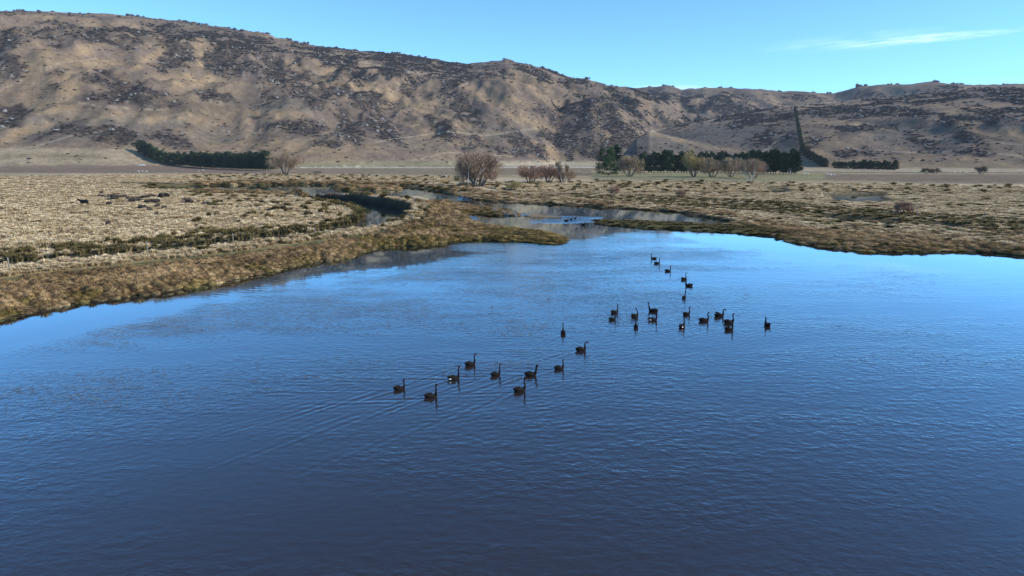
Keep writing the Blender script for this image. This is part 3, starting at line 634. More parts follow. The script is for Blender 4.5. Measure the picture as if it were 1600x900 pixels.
def leafy_mesh(name, n, seed, flat=.6, leaf=.22):
    """shrub of many small faces filling a rounded, uneven volume"""
    rs = random.Random(seed); V, F = [], []
    lob = [(rs.uniform(-.55, .55), rs.uniform(-.55, .55), rs.uniform(.2, .7) * flat, rs.uniform(.35, .6)) for _ in range(7)]
    for k in range(n):
        lx, ly, lz, lr = rs.choice(lob); d = Vector((rs.gauss(0, 1), rs.gauss(0, 1), rs.gauss(0, .8))).normalized() * lr * rs.random() ** .35
        p = Vector((lx + d.x, ly + d.y, max(0, lz + d.z * flat)))
        a = Vector((rs.gauss(0, 1), rs.gauss(0, 1), rs.gauss(0, 1))).normalized() * leaf * rs.uniform(.6, 1.2); c = a.cross(Vector((rs.gauss(0, 1), rs.gauss(0, 1), rs.gauss(0, 1)))).normalized() * leaf * .6
        i = len(V); V += [p - a, p + c, p + a, p - c]; F.append((i, i + 1, i + 2, i + 3))
    return mesh_py(name, V, F, False)
def scatter(name, label, cat, pts, scl, meshes, mat, rot=None):
    """ONE stuff object: a point cloud with small clumps instanced on it"""
    pts = np.asarray(pts, np.float32)
    me = bpy.data.meshes.new(name); me.vertices.add(len(pts)); me.vertices.foreach_set('co', pts.ravel())
    a = me.attributes.new('size', 'FLOAT_VECTOR', 'POINT'); a.data.foreach_set('vector', np.asarray(scl, np.float32).ravel())
    a = me.attributes.new('turn', 'FLOAT_VECTOR', 'POINT'); rv = np.zeros((len(pts), 3), np.float32); rv[:, 2] = RS.uniform(0, 6.28, len(pts)); a.data.foreach_set('vector', rv.ravel())
    a = me.attributes.new('pick', 'INT', 'POINT'); a.data.foreach_set('value', RS.randint(0, len(meshes), len(pts)).astype(np.int32))
    c = bpy.data.collections.new(name + '_kinds')
    for m in meshes:
        if not m.materials: m.materials.append(mat)
        c.objects.link(bpy.data.objects.new(m.name, m))
    o = bpy.data.objects.new(name, me); COL.objects.link(o); me.materials.append(mat)
    ng = bpy.data.node_groups.new(name, 'GeometryNodeTree'); ng.interface.new_socket('Geometry', in_out='INPUT', socket_type='NodeSocketGeometry'); ng.interface.new_socket('Geometry', in_out='OUTPUT', socket_type='NodeSocketGeometry')
    gi = ng.nodes.new('NodeGroupInput'); go = ng.nodes.new('NodeGroupOutput'); ip = ng.nodes.new('GeometryNodeInstanceOnPoints'); ci = ng.nodes.new('GeometryNodeCollectionInfo')
    ci.inputs['Collection'].default_value = c; ci.inputs['Separate Children'].default_value = True; ci.inputs['Reset Children'].default_value = True
    def na(nm, t): n = ng.nodes.new('GeometryNodeInputNamedAttribute'); n.data_type = t; n.inputs['Name'].default_value = nm; return n.outputs['Attribute']
    ng.links.new(gi.outputs[0], ip.inputs['Points']); ng.links.new(ci.outputs[0], ip.inputs['Instance']); ip.inputs['Pick Instance'].default_value = True
    ng.links.new(na('pick', 'INT'), ip.inputs['Instance Index']); ng.links.new(na('turn', 'FLOAT_VECTOR'), ip.inputs['Rotation']); ng.links.new(na('size', 'FLOAT_VECTOR'), ip.inputs['Scale'])
    ng.links.new(ip.outputs[0], go.inputs[0])
    md = o.modifiers.new('scatter', 'NODES'); md.node_group = ng
    tag(o, label, cat, None, 'stuff'); return o

m_straw = mat_var('straw_grass', A3((196,170,130)), A3((244,222,182)), A3((224,200,158)), scale=.16, rand=.3)
m_brown = mat_var('brown_tussock', A3((118,96,68)), A3((190,158,116)), A3((152,126,88)), scale=.14, rand=.35)
m_olive = mat_var('olive_rushes', A3((88,80,52)), A3((150,130,88)), A3((114,102,64)), scale=.2, rand=.4)
m_gold = mat_var('golden_marsh_grass', A3((108,92,54)), A3((166,140,90)), A3((134,114,68)), scale=.2, rand=.4)
tus = [clump_mesh('tussock', 64, .50, .68, .034, .42, k) for k in range(4)]
dom = [clump_mesh('tussock_dome', 170, .66, .62, .022, .68, 20 + k, True) for k in range(4)]
rsh = [clump_mesh('rush_clump', 60, .34, .80, .028, .25, 40 + k) for k in range(4)]
gold_m = [clump_mesh('marsh_clump', 140, .60, .58, .024, .65, 60 + k, True) for k in range(4)]
def cand(n, pxr, rmin, rmax, jitter=True):
    """random land points, even per square metre times 1/r"""
    x0, x1 = [float(at(p, 400)[0] / at(p, 400)[1]) for p in pxr]
    th = RS.uniform(math.atan(x0), math.atan(x1), n); r = rmin + (rmax - rmin) * RS.random_sample(n)
    return r * np.sin(th), r * np.cos(th), r
def zmask(polys, PX, PY):
    m = np.zeros(PX.shape, bool)
    for p in polys: m |= inside(p, PX, PY)
    return m
def land(x, y):
    z = ground_z(x, y); s, st, po = water_sd(x, y); px, py = proj(x, y, z); return z, s, st, po, px, py
Z_OL = [ZONES[i][0] for i in (25,)]
POLY = dict(
 rim=[(-400,440),(0,398),(300,368),(480,356),(560,340),(582,345),(560,362),(300,398),(-400,470)],
 strip=[(-400,452),(0,416),(200,398),(400,378),(560,358),(640,345),(670,338),(640,352),(560,366),(400,390),(240,408),(0,434),(-400,474)],
 lake_side=[(-400,490),(0,445),(240,416),(400,400),(560,374),(640,352),(740,343),(900,360),(900,392),(640,402),(400,445),(-400,720)],
 spur_gold=[(540,372),(640,358),(720,350),(900,364),(900,386),(740,384),(600,394)],
 paddock=[(-400,272),(200,288),(420,300),(480,309),(560,325),(578,338),(560,345),(480,356),(300,372),(0,402),(-400,445)],
 pond_rim=[(300,284),(460,284),(740,287),(740,300),(640,303),(480,306),(300,302)],
 mid_left=[(-400,272),(320,272),(720,277),(720,284),(420,288),(200,286),(-400,290)],
 midbrown=[(640,318),(720,316),(820,330),(820,340),(760,352),(660,348)],
 banktop=[(470,300),(560,304),(640,312),(668,322),(668,346),(630,350),(630,330),(600,322),(480,312)],
 right_straw=[(740,286),(930,283),(1200,286),(1600,292),(2200,300),(2200,384),(1700,350),(1420,334),(1250,318),(1100,308),(900,303),(780,298)],
 right_olive=[(900,303),(1100,308),(1250,318),(1420,333),(1700,350),(1700,366),(1420,352),(1200,332),(1000,318),(900,309)],
 right_brown=[(640,292),(760,298),(900,306),(1100,318),(1200,330),(1420,352),(1700,366),(2200,400),(2200,440),(1600,402),(1300,392),(1200,368),(1100,335),(900,322),(740,314),(690,302)],
 spit=[(920,342),(1160,350),(1210,356),(1215,374),(1100,366),(920,352)])
NC, RM0, RM1 = 520000, 38, 500
X, Y, r = cand(NC, (-180, 1780), RM0, RM1)
z, s, st, po, px, py = land(X, Y)
ok = (s > 0.0) & (st > 0.35) & (po > 0.3) & (z > 0.0)
X, Y, r, z, s, st, po, px, py = [a[ok] for a in (X, Y, r, z, s, st, po, px, py)]
u = RS.random_sample(len(X)); n1 = fbm(X / 11, Y / 11, 3); n2 = fbm(X / 3.5 + 8, Y / 3.5, 2)
cls = np.full(len(X), -1)
SIZE = {0: .62, 1: .8, 2: .6, 3: .75}; far_ = np.clip(r / 95, .75, 3.4)
cdens = NC / ((RM1 - RM0) * math.radians(2 * 44) * r)
def setc(name, c, cover, cond=True):
    prob = cover / (SIZE[c] * far_) ** 2 / cdens
    inn = inside(POLY[name], px + 9 * n1 + 5 * n2, py + 1.6 * n1 + 1.0 * n2); cls[inn & (u < prob) & cond] = c; cls[inn & (u >= prob) & cond] = -1
def clr(name): cls[inside(POLY[name], px, py)] = -1
setc('mid_left', 0, 1.4); setc('paddock', 0, 1.5); setc('pond_rim', 1, .8); setc('right_straw', 0, 1.4)
setc('right_brown', 1, 1.6); setc('right_olive', 2, .5); m = (cls == -1) & inside(POLY['right_olive'], px, py) & (u > .5) & (u < .5 + .7 / (.62 * far_) ** 2 / cdens); cls[m] = 0; setc('spit', 2, .8)
setc('lake_side', 1, 1.9); setc('midbrown', 1, 1.6); setc('banktop', 0, 1.6)
setc('rim', 2, 1.3); setc('strip', 0, 1.6)
m = (cls == 1) & (py < 345 + .08 * (px - 1100)) & (px > 640) & (n1 + n2 > -.45); cls[m] = 0
m = (cls == 1) & (px > 640) & (n1 - n2 > .65); cls[m] = 2
m = (cls == 1) & inside(POLY['spur_gold'], px, py) & (n1 + .35 > 0); cls[m] = 3
m = (cls == 1) & (s < 2.2 * np.clip(r / 90, 1, 3)) & (n2 > .1); cls[m] = 3
m = (cls == 0) & ((st < 2.2) | (s < 2.5)) & (px < 700); cls[m] = 2
m = (cls == 2) & inside(POLY['strip'], px, py); cls[m] = 0
m = (cls >= 0) & inside(POLY['banktop'], px, py); cls[m] = np.where(st[m] < 1.0, -1, 0)
cls[po < .8 * far_] = -1
m = (cls == 2) & inside(POLY['rim'], px, py) & (n2 > .05) & (st > .9); cls[m] = 0
m = (cls == 0) & (n2 > .62) & (px > 300) & (u < .3); cls[m] = 2
for c, nm, lab, ms, mt, bw, bh in (
    (0, 'straw_grass', 'pale straw coloured tussock grass covering the flat paddocks round the ponds', tus, m_straw, 1.0, .62),
    (1, 'brown_tussocks', 'rounded brown tussocks crowded along the lake shore', dom, m_brown, 1.2, 1.0),
    (2, 'olive_rushes', 'dark olive rushes lining the stream and pond edges', rsh, m_olive, 1.25, .72),
    (3, 'golden_marsh_grass', 'golden green marsh grass on the spur and water margins', gold_m, m_gold, 1.15, .85)):
    k = cls == c
    rv_ = RS.uniform(0, 1, k.sum()) ** (2.2 if c == 0 else 1); sx = bw * far_[k] * (.62 + .85 * rv_); sz = bh * np.clip(far_[k], .8, 1.0 if c == 0 else 1.35) * (.6 + .8 * rv_) * RS.uniform(.85, 1.15, k.sum())
    if c in (1, 3): sz *= np.clip(s[k] / 2.0 + .45, .45, 1)
    lowland = (px[k] > 700) & (py[k] > 300); sz *= np.where(lowland, .55 if c != 2 else .4, 1); sz *= np.where(inside(POLY['spit'], px[k], py[k]), .45, 1)
    scatter(nm, lab, 'grass', np.stack([X[k], Y[k], z[k]], -1), np.stack([sx, sx, sz], -1), ms, mt)
# dark scrub on the hills
n = 300000
th = RS.uniform(R(-44), R(44), n); r = RS.uniform(880, 2700, n); X = r * np.sin(th); Y = r * np.cos(th); z = ground_z(X, Y); px, py = proj(X, Y, z)
d, t = scrub_density(px, py, X, Y)
keep = (z > 6) & (RS.random_sample(n) < d * 0.62 * np.clip(r / 1500, .5, 1.5) + .024) & (py > -40)
X, Y, z, r = X[keep], Y[keep], z[keep], r[keep]
m_scrub = mat_var('hill_scrub', (.046,.036,.032), (.105,.084,.070), (.070,.056,.047), scale=.05, rand=.5)
sc = RS.uniform(0.9, 3.4, len(X)) * np.clip(r / 1500, .8, 1.4)
scatter('hill_scrub', 'dark low scrub scattered in patches over the dry hillsides', 'scrub', np.stack([X, Y, z - .3], -1), np.stack([sc, sc, sc * .75], -1), [leafy_mesh('scrub_bush', 70, k, .7, .34) for k in range(5)], m_scrub)
# pale rocks among the scrub
n = 60000
th = RS.uniform(R(-42), R(42), n); r = RS.uniform(950, 2100, n); X = r * np.sin(th); Y = r * np.cos(th); z = ground_z(X, Y); px, py = proj(X, Y, z)
d, t = scrub_density(px, py, X, Y); keep = (z > 15) & (RS.random_sample(n) < d * .13 * (fbm(X / 60, Y / 60, 2) > .1) + .002)
X, Y, z = X[keep], Y[keep], z[keep]
m_rock = mat_var('schist_rock', (.16,.15,.14), (.34,.32,.29), scale=.4, bump=.6, bscale=2)
sc = RS.uniform(.8, 2.9, len(X))
scatter('hillside_rocks', 'small grey rocks lying among the hill scrub', 'rocks', np.stack([X, Y, z], -1), np.stack([sc * 1.3, sc, sc], -1), [blob_mesh('hillside_rock', k, .7, 1) for k in range(4)], m_rock)

# ------------------------------------------------------------------ rock tors on the skyline
m_tor = mat_var('dark_schist', (.045,.045,.048), (.13,.12,.115), scale=.25, bump=.8, bscale=1.2)
def tor_mesh(seed):
    import bmesh
    rs = random.Random(seed); bm = bmesh.new()
    for k in range(rs.randint(5, 8)):
        q = bmesh.ops.create_icosphere(bm, subdivisions=1, radius=1.0)['verts']
        w_ = rs.uniform(1.8, 3.6); h_ = rs.uniform(1.6, 4.6) * (1 - abs(k - 3) * .12); c = Vector((rs.uniform(-6, 6), rs.uniform(-3, 3), h_ * .35)); rot = Matrix.Rotation(rs.uniform(0, 3), 3, 'Z') @ Matrix.Rotation(rs.uniform(-.35, .35), 3, 'X')
        for v in q:
            p = Vector((v.co.x * w_, v.co.y * w_ * .8, max(min(v.co.z, .72), -.8) * h_ * 1.1)) * rs.uniform(.85, 1.15); v.co = rot @ p + c
    me = bpy.data.meshes.new('tor'); bm.to_mesh(me); bm.free(); me.materials.append(m_tor); return me
tors = [tor_mesh(k) for k in range(6)]
TOR = [(34,18,1.0),(44,17,1.2),(68,21,.7),(115,25,.4),(207,30,1.5),(215,33,1.2),(229,39,.8),(294,41,.9),(308,43,.6),(316,44,.8),(326,48,.6),(360,53,.5),(369,54,.8),(381,56,.6),(419,60,.9),(452,65,1.0),(464,67,.7),(478,70,1.0),(526,73,.7),(556,76,.9),(571,76,.7),(581,80,.7),(614,83,1.1),(622,85,.7),(665,92,.6),(788,95,.6),(828,102,.6),(858,112,.6),(918,127,1.2),(945,132,.6),(957,134,.7),(965,136,.5),(1017,137,.7),(1040,135,.9),(1054,139,.7),(1105,137,.5),(1129,137,.7),(1146,139,.6),(1222,141,1.0),(1276,143,.7),(1301,144,1.1),(1351,135,1.5),(1396,132,.8),(1408,132,.6),(1467,129,1.2),(1497,133,1.0),(1508,133,.8),(1578,133,.7)]
def skyline(px):
    a = math.atan2(float(ray(px, 80)[0]), float(ray(px, 80)[1])); r = np.linspace(900, 3500, 1300); X = r * math.sin(a); Y = r * math.cos(a); z = ground_z(X, Y)
    i = int(np.argmax((z - CAMH) / r)); return float(X[i]), float(Y[i]), float(z[i]), float(r[i])
names_side = lambda px: 'left' if px < 540 else ('middle' if px < 1070 else 'right')
for k, (px, py, s_) in enumerate(TOR):
    x, y, z, r = skyline(px)
    o = link('rock_outcrop', tors[k % 6]); o.location = (x, y, z - .6 * s_); o.rotation_euler = (0, 0, rnd.uniform(-.5, .5)); f = s_ * r / 2000 * 1.15; o.scale = (f, f, f)
    lab = {207: 'tallest dark rock tor on the left skyline', 44: 'broad dark rock tor near the left end of the skyline', 918: 'dark rock tor on the skyline above the valley mouth', 1351: 'pointed dark rock tor crowning the first rise right of the saddle', 1467: 'dark rock tor on the highest point of the right skyline'}.get(px, 'small dark rock outcrop on the ridge of the %s skyline' % names_side(px))
    tag(o, lab, 'rock outcrop', 'rock outcrops on the skyline')

# ------------------------------------------------------------------ trees
m_bark = mat_var('grey_bark', (.10,.085,.07), (.20,.17,.14), scale=3, coord='Object', bump=.6)
m_pale = mat_var('pale_bark', (.42,.38,.33), (.62,.57,.50), scale=3, coord='Object', bump=.4)
m_pine = mat_var('pine_needles', (.032,.048,.028), (.082,.112,.056), (.054,.076,.040), scale=.35, rand=.3)
m_pineg = mat_var('bright_pine_needles', (.035,.070,.025), (.085,.13,.045), (.055,.095,.034), scale=.35, rand=.2)
m_hedge = mat_var('hill_conifer_needles', (.035,.045,.022), (.085,.088,.045), (.055,.062,.031), scale=.35, rand=.3)
def tube(V, F, p0, p1, r0, r1, seg=5):
    p0, p1 = Vector(p0), Vector(p1); d = (p1 - p0).normalized(); a = d.orthogonal().normalized(); b_ = d.cross(a); i = len(V)
    for p, r in ((p0, r0), (p1, r1)):
        for k in range(seg): t = 6.2832 * k / seg; V.append(p + a * r * math.cos(t) + b_ * r * math.sin(t))
    for k in range(seg): F.append((i + k, i + (k + 1) % seg, i + seg + (k + 1) % seg, i + seg + k))
def pine_meshes(seed, H=17., Wd=4.6, n=3200, bare=.12, shape=1.0, leaf=.62):
    rs = random.Random(seed); V, F = [], []; lean = Vector((rs.uniform(-.4, .4), rs.uniform(-.4, .4), 0))
    for k in range(4): tube(V, F, lean * (k / 4) ** 2 + Vector((0, 0, H * k / 4.4 - (.5 if k == 0 else 0))), lean * ((k + 1) / 4) ** 2 + Vector((0, 0, H * (k + 1) / 4.4)), .34 * (1 - k / 5), .34 * (1 - (k + 1) / 5))
    br = []
    for k in range(64):
        t = rs.random() ** .9; z = H * (bare + (1 - bare) * t); rad = Wd * (1 - t ** (2.6 * shape)) ** .7 * rs.uniform(.65, 1.1) + .3; a = rs.uniform(0, 6.283)
        tip = Vector((math.cos(a) * rad, math.sin(a) * rad, z + rad * .12)); tube(V, F, (0, 0, z - rad * .1), tip * .9, .06, .02, 3); br.append((Vector((0, 0, z)), tip, rad))
    tr = mesh_py('trunk', V, F); V, F = [], []
    for k in range(n):
        b0, tip, rad = rs.choice(br); t = rs.random() ** .5; p = b0.lerp(tip, t) + Vector((rs.gauss(0, .45), rs.gauss(0, .45), rs.gauss(0, .38)))
        a = Vector((rs.gauss(0, 1), rs.gauss(0, 1), rs.gauss(0, .6))).normalized() * leaf * rs.uniform(.5, 1.2); c = a.cross(Vector((rs.gauss(0, 1), rs.gauss(0, 1), rs.gauss(0, 1)))).normalized() * leaf * .42
        i = len(V); V += [p - a, p + c, p + a, p - c]; F.append((i, i + 1, i + 2, i + 3))
    return tr, mesh_py('crown', V, F, False)
def proto(name, tr, cr, mt, mc):
    o = empty(name, (0, 0, 0)); link('trunk', tr, mt, o); link('crown', cr, mc, o); return o
pines = [proto('pine_tree', *pine_meshes(k), m_bark, m_pine) for k in range(4)]
hedgep = [proto('conifer_tree', *pine_meshes(10 + k, 10., 2.9, 900, .03, 1.1, .5), m_bark, m_hedge) for k in range(3)]
greenp = proto('pine_tree', *pine_meshes(21, 17., 5.4, 4200, .02, .9, .42), m_bark, m_pineg)
darkbig = proto('pine_tree', *pine_meshes(22, 17., 5.2, 4200, .02, .9, .42), m_bark, m_pine)
used = set()
def place(p, loc, rz, s, label, cat, group):
    if id(p) not in used:
        used.add(id(p)); p.location = loc; p.rotation_euler = (0, 0, rz); p.scale = s if isinstance(s, tuple) else (s, s, s); o = p
    else: o = copy_tree(p, loc, rz, s)
    tag(o, label, cat, group); return o
def lerp_pts(pts, n):
    pts = np.array(pts, float); d = np.r_[0, np.cumsum(np.hypot(*np.diff(pts, axis=0).T))]; t = np.linspace(0, d[-1], n); return np.stack([np.interp(t, d, pts[:, 0]), np.interp(t, d, pts[:, 1])], -1)
def belt(pts, n, H, ref, plist, label, cat, group, wide=1.0, jit=.8):
    P = [hit(px, py) for px, py in pts]; xy = lerp_pts([(p[0], p[1]) for p in P], n)
    for x, y in xy:
        x += rnd.uniform(-jit, jit); y += rnd.uniform(-jit, jit); h_ = (H(x, y) if callable(H) else H) * rnd.uniform(.84, 1.10) / ref
        place(rnd.choice(plist), (x, y, gz(x, y) - .3), rnd.uniform(0, 6.28), (h_ * wide, h_ * wide, h_), label, cat, group)
belt([(219,240),(232,247),(250,255),(300,261),(350,264.5),(424,267)], 76, 16, 17, pines, 'dark pine in the long close shelterbelt at the foot of the left hills', 'pine tree', 'pines of the left shelterbelt', 1.0)
belt([(1002,270),(1085,270.5)], 17, 15, 17, pines, 'dark pine with visible trunk in the row between the two bare willows', 'pine tree', 'pines in the middle row', .95)
belt([(1090,269.5),(1175,269.5)], 17, 14.5, 17, pines, 'dark pine showing above the bare willows in the middle row', 'pine tree', 'pines in the middle row', .9)
belt([(1175,271),(1246,272.5)], 17, 15.5, 17, pines, 'dark pine at the right end of the middle row', 'pine tree', 'pines in the middle row', 1.0)
belt([(1303,263.8),(1326,264.6)], 7, 8.5, 17, pines, 'low dark pine in the short clump left of the gap at the hill foot', 'pine tree', 'pines of the right shelterbelt', 1.3)
belt([(1333,265),(1398,266.5)], 18, 8.8, 17, pines, 'low dark pine in the long clump right of the gap at the hill foot', 'pine tree', 'pines of the right shelterbelt', 1.3)
belt([(1242,172),(1245,190),(1249,210),(1253,232)], 90, 9.5, 10, hedgep, 'dark conifer in the line of trees climbing the right hillside', 'conifer', 'conifers planted up the hillside', .8, .8)
belt([(1253,235),(1259,244),(1270,250.5),(1280,256),(1291,261)], 46, 10, 10, hedgep, 'dark conifer in the lower bend of the hillside tree line above the flat', 'conifer', 'conifers planted up the hillside', 1.1, 1.0)
x, y, z = hit(941, 272.5); place(darkbig, (x, y, z - .3), 1, (.98, .98, .98), 'dark broad pine at the left end of the middle trees', 'pine tree', None)
x, y, z = hit(953, 274); place(greenp, (x, y, z - .3), 2, (.95, .95, 1.02), 'bright green pine standing in front of two dark ones', 'pine tree', None)
x, y, z = hit(963, 271.5); place(pines[1], (x, y, z - .3), 2, (1.1, 1.1, 1.16), 'tall dark pine between the bright green pine and a bare willow', 'pine tree', None)
# bare willows
def willow_meshes(seed, H=12., Wd=6., stems=6, n=5200, tw=.06, spread=.75, low=.12, upright=1.0):
    rs = random.Random(seed); V, F = [], []; ends = []
    def grow(p, d, L_, r, lev):
        q = p + d * L_; tube(V, F, p, q, r, r * .62, 5 if lev < 2 else 3); 
        if lev >= 3: ends.append((p, q)); return
        if lev >= 1: ends.append((p, q))
        for k in range(3 if lev < 2 else 2):
            a = rs.uniform(0, 6.283); v = Vector((math.cos(a), math.sin(a), 0)) * rs.uniform(.25, .6) * spread
            nd = (d + v + Vector((0, 0, .18 * upright))).normalized(); grow(q if rs.random() < .7 else p.lerp(q, .7), nd, L_ * rs.uniform(.6, .85), r * .58, lev + 1)
    for k in range(stems):
        a = 6.283 * k / stems + rs.uniform(-.3, .3); o = Wd * .06; d = Vector((math.cos(a) * spread * rs.uniform(.2, .75), math.sin(a) * spread * rs.uniform(.2, .75), 1)).normalized()
        grow(Vector((math.cos(a) * o, math.sin(a) * o, -.4)), d, H * .34 * rs.uniform(.8, 1.1), H * .018, 0)
    tr = mesh_py('trunk', V, F); V, F = [], []
    mx = max(q.z for p, q in ends); mr = sorted(math.hypot(q.x, q.y) for p, q in ends)[int(len(ends) * .9)]; fz = H * .86 / mx; fr = Wd * .8 / mr
    for v in tr.vertices: v.co.z *= fz; v.co.x *= fr; v.co.y *= fr
    lob = [(rs.uniform(0, 6.283), math.acos(rs.uniform(-.72, 1)), rs.uniform(.62, 1.16)) for _ in range(30)]
    for k in range(n):
        if low == 0:
            p, q = rs.choice(ends); s0 = p.lerp(q, rs.random()); s0 = Vector((s0.x * fr, s0.y * fr, s0.z * fz)); ra = math.atan2(s0.y, s0.x)
        else:
            la, lp, lr = rs.choice(lob); ra = la + rs.gauss(0, .3); ph = abs(lp + rs.gauss(0, .22)); rr_ = lr * rs.random() ** .36
            hx = Wd * .90 * math.sin(min(ph, 2.5)) ** .85 * rr_; hz = H * (.48 + .44 * math.cos(min(ph, 2.6)) * rr_); s0 = Vector((hx * math.cos(ra), hx * math.sin(ra), max(.1, hz)))
        rad = Vector((math.cos(ra), math.sin(ra), 0)); d = (rad * .45 + Vector((rs.gauss(0, .35), rs.gauss(0, .35), .8 * upright + rs.gauss(0, .2)))).normalized(); L_ = H * rs.uniform(.05, .12)
        m_ = s0 + d * L_ * .5 + Vector((rs.gauss(0, .1), rs.gauss(0, .1), 0)); e = s0 + d * L_; sd = d.cross(Vector((rs.gauss(0, 1), rs.gauss(0, 1), rs.gauss(0, 1)))).normalized() * tw
        i = len(V); V += [s0 - sd, s0 + sd, m_ + sd * .8, m_ - sd * .8, e + sd * .3, e - sd * .3]; F += [(i, i + 1, i + 2, i + 3), (i + 3, i + 2, i + 4, i + 5)]
    return tr, mesh_py('crown', V, F, False)
def twig_mat(name, a, b_, c): return mat_var(name, A3(a), A3(b_), A3(c), scale=.5, rand=.1)
m_t1 = twig_mat('brown_twigs', (138,112,92), (204,172,144), (172,144,120)); m_t2 = twig_mat('tan_twigs', (140,120,96), (200,174,142), (170,146,118)); m_t3 = twig_mat('red_brown_twigs', (138,108,90), (200,164,138), (170,136,114)); m_t4 = twig_mat('grey_twigs', (84,74,64), (130,116,98), (104,92,80)); m_t5 = twig_mat('yellow_twigs', (146,128,88), (200,178,126), (172,152,104))
WILLOWS = [  # px, py base, height px, half width px, material, bark, label, stems
 (748,291,53,42,m_t1,m_bark,'largest bare brown willow, a wide many-stemmed dome beside the ponds',9,15000),
 (446,272,33,27,m_t2,m_bark,'bare tan willow at the right end of the left shelterbelt',6,6500),
 (984,276,33,23,m_t2,m_bark,'rounded bare willow right of the bright green pine',6,6500),
 (1084,276,37,22,m_t5,m_bark,'bare yellowish willow with the highest pointed crown in the middle row',6,6500),
 (1113,277,29,23,m_t2,m_bark,'bare willow right of the yellowish willow in the middle row',6,5200),
 (1143,277,29,23,m_t2,m_bark,'bare willow between its two taller neighbours left of the pale-limbed tree',6,5200),
 (1176,279,32,27,m_t1,m_bark,'bare brown willow behind the pale-limbed tree',6,6000),
 (828,286,30,25,m_t3,m_bark,'low reddish bare willow thicket right of the big brown willow',8,6000),
 (857,286,29,24,m_t3,m_bark,'low reddish bare willow thicket at the foot of the forked pale tree',8,5200),
 (884,286,22,20,m_t2,m_bark,'low tan bare willow at the right end of the reddish thicket',7,4200),
 (704,272,0,0,None,None,'',0,0)]
def willow(px, py, hp, wp, mt, bk, label, stems, n, seed):
    x, y, z = hit(px, py); d = math.hypot(x, y); H = hp * d / FPX * 1.03; Wd = wp * d / FPX
    tr, cr = willow_meshes(seed, H, Wd, stems, int(n * .72), .028 + d * .00012)
    o = empty('willow_tree', (x, y, z)); link('trunk', tr, bk, o); link('crown', cr, mt, o); tag(o, label, 'willow tree', 'bare willows on the valley floor'); return o, x, y, z, H
for k, w_ in enumerate(WILLOWS[:-1]): willow(*w_, seed=100 + k)
def pale_tree(px, py, hp, wp, label, seed, n=900, mt=None):
    x, y, z = hit(px, py); d = math.hypot(x, y); H = hp * d / FPX; Wd = wp * d / FPX
    tr, cr = willow_meshes(seed, H, Wd, 2, n, .05, .55, 0, 1.2); o = empty('bare_tree', (x, y, z)); link('trunk', tr, m_pale, o); link('crown', cr, mt or m_t2, o); tag(o, label, 'tree', None); o.scale = (1, 1, 1); return o
pale_tree(880, 286.5, 38, 13, 'forked pale-trunked bare tree standing in the right part of the thicket', 201, 1600)
pale_tree(819, 286, 24, 5, 'thin pale dead trunk at the left edge of the reddish thicket', 202, 60)
pale_tree(1170, 284, 37, 15, 'bare tree with white upper limbs in front of the middle row', 203, 1500)
pale_tree(1232, 283, 23, 3, 'slender pale dead tree standing in front of the pines at the right end', 206, 30)
# leaning pale stems inside the big willow
x, y, z = hit(742, 291.5); V, F = [], []
for p in ([(0,0,-.3),(.9,-.2,3),(2.2,-.2,6),(3.5,0,9)], [(1.6,-.2,4.5),(3.2,-.4,6),(4.6,-.4,7.4)], [(-2.4,0,-.3),(-2.2,-.2,4),(-1.7,0,8.5)]):
    for k in range(len(p) - 1): tube(V, F, p[k], p[k + 1], .13 - .025 * k, .11 - .025 * k, 6)
link('stem', mesh_py('stem', V, F), m_pale); so = bpy.data.objects['stem']; bw = [o for o in bpy.data.objects if o.get('label', '').startswith('largest bare brown')][0]
so.parent = bw; so.location = (x - bw.location.x, y - bw.location.y - 3.5, z - bw.location.z)
# round shrubs far right, reddish shrubs in the straw
def shrub(px, py, hp, wp, mt, label, group, seed, n=1500, name='shrub', tw=.05):
    x, y, z = hit(px, py); d = math.hypot(x, y); H = hp * d / FPX; Wd = wp * d / FPX
    tr, cr = willow_meshes(seed, H, Wd, 6, n, tw, 1.0, .45, .7); o = empty(name, (x, y, z - .05)); link('stems', tr, m_bark, o); link('crown', cr, mt, o); tag(o, label, 'shrub', group); return o
shrub(1447, 271.5, 9, 9, m_t4, 'grey bare shrub at the foot of the right hills, left of two', 'shrubs at the foot of the right hills', 301, 2600)
shrub(1461, 271.8, 8, 8, m_t4, 'pale grey bare shrub touching the right side of its darker neighbour', 'shrubs at the foot of the right hills', 302, 2000)
shrub(1532, 272.5, 12, 10, m_t4, 'round grey bare shrub alone at the far right hill foot', 'shrubs at the foot of the right hills', 303, 2600)
shrub(960, 305.5, 15, 11, m_t3, 'reddish twiggy shrub in straw grass, left of two below the pines', 'reddish shrubs in the marsh', 304, 1700)
shrub(1063, 308.5, 13, 11, m_t3, 'reddish twiggy shrub in straw grass, right of two below the pines', 'reddish shrubs in the marsh', 305, 1700)
shrub(1412, 334, 18, 16, m_t3, 'wide reddish twiggy shrub right of the small pond', 'reddish shrubs in the marsh', 306, 2600)
shrub(802, 297.5, 15, 16, m_t5, 'yellowish shrub at the right foot of the big brown willow', None, 307, 2600)
shrub(1240, 268, 5, 3, m_t4, 'small grey shrub beside the right end pines', None, 308, 500)
shrub(496, 272, 5, 10, m_t4, 'low brown bush right of the tan willow', None, 309, 900)
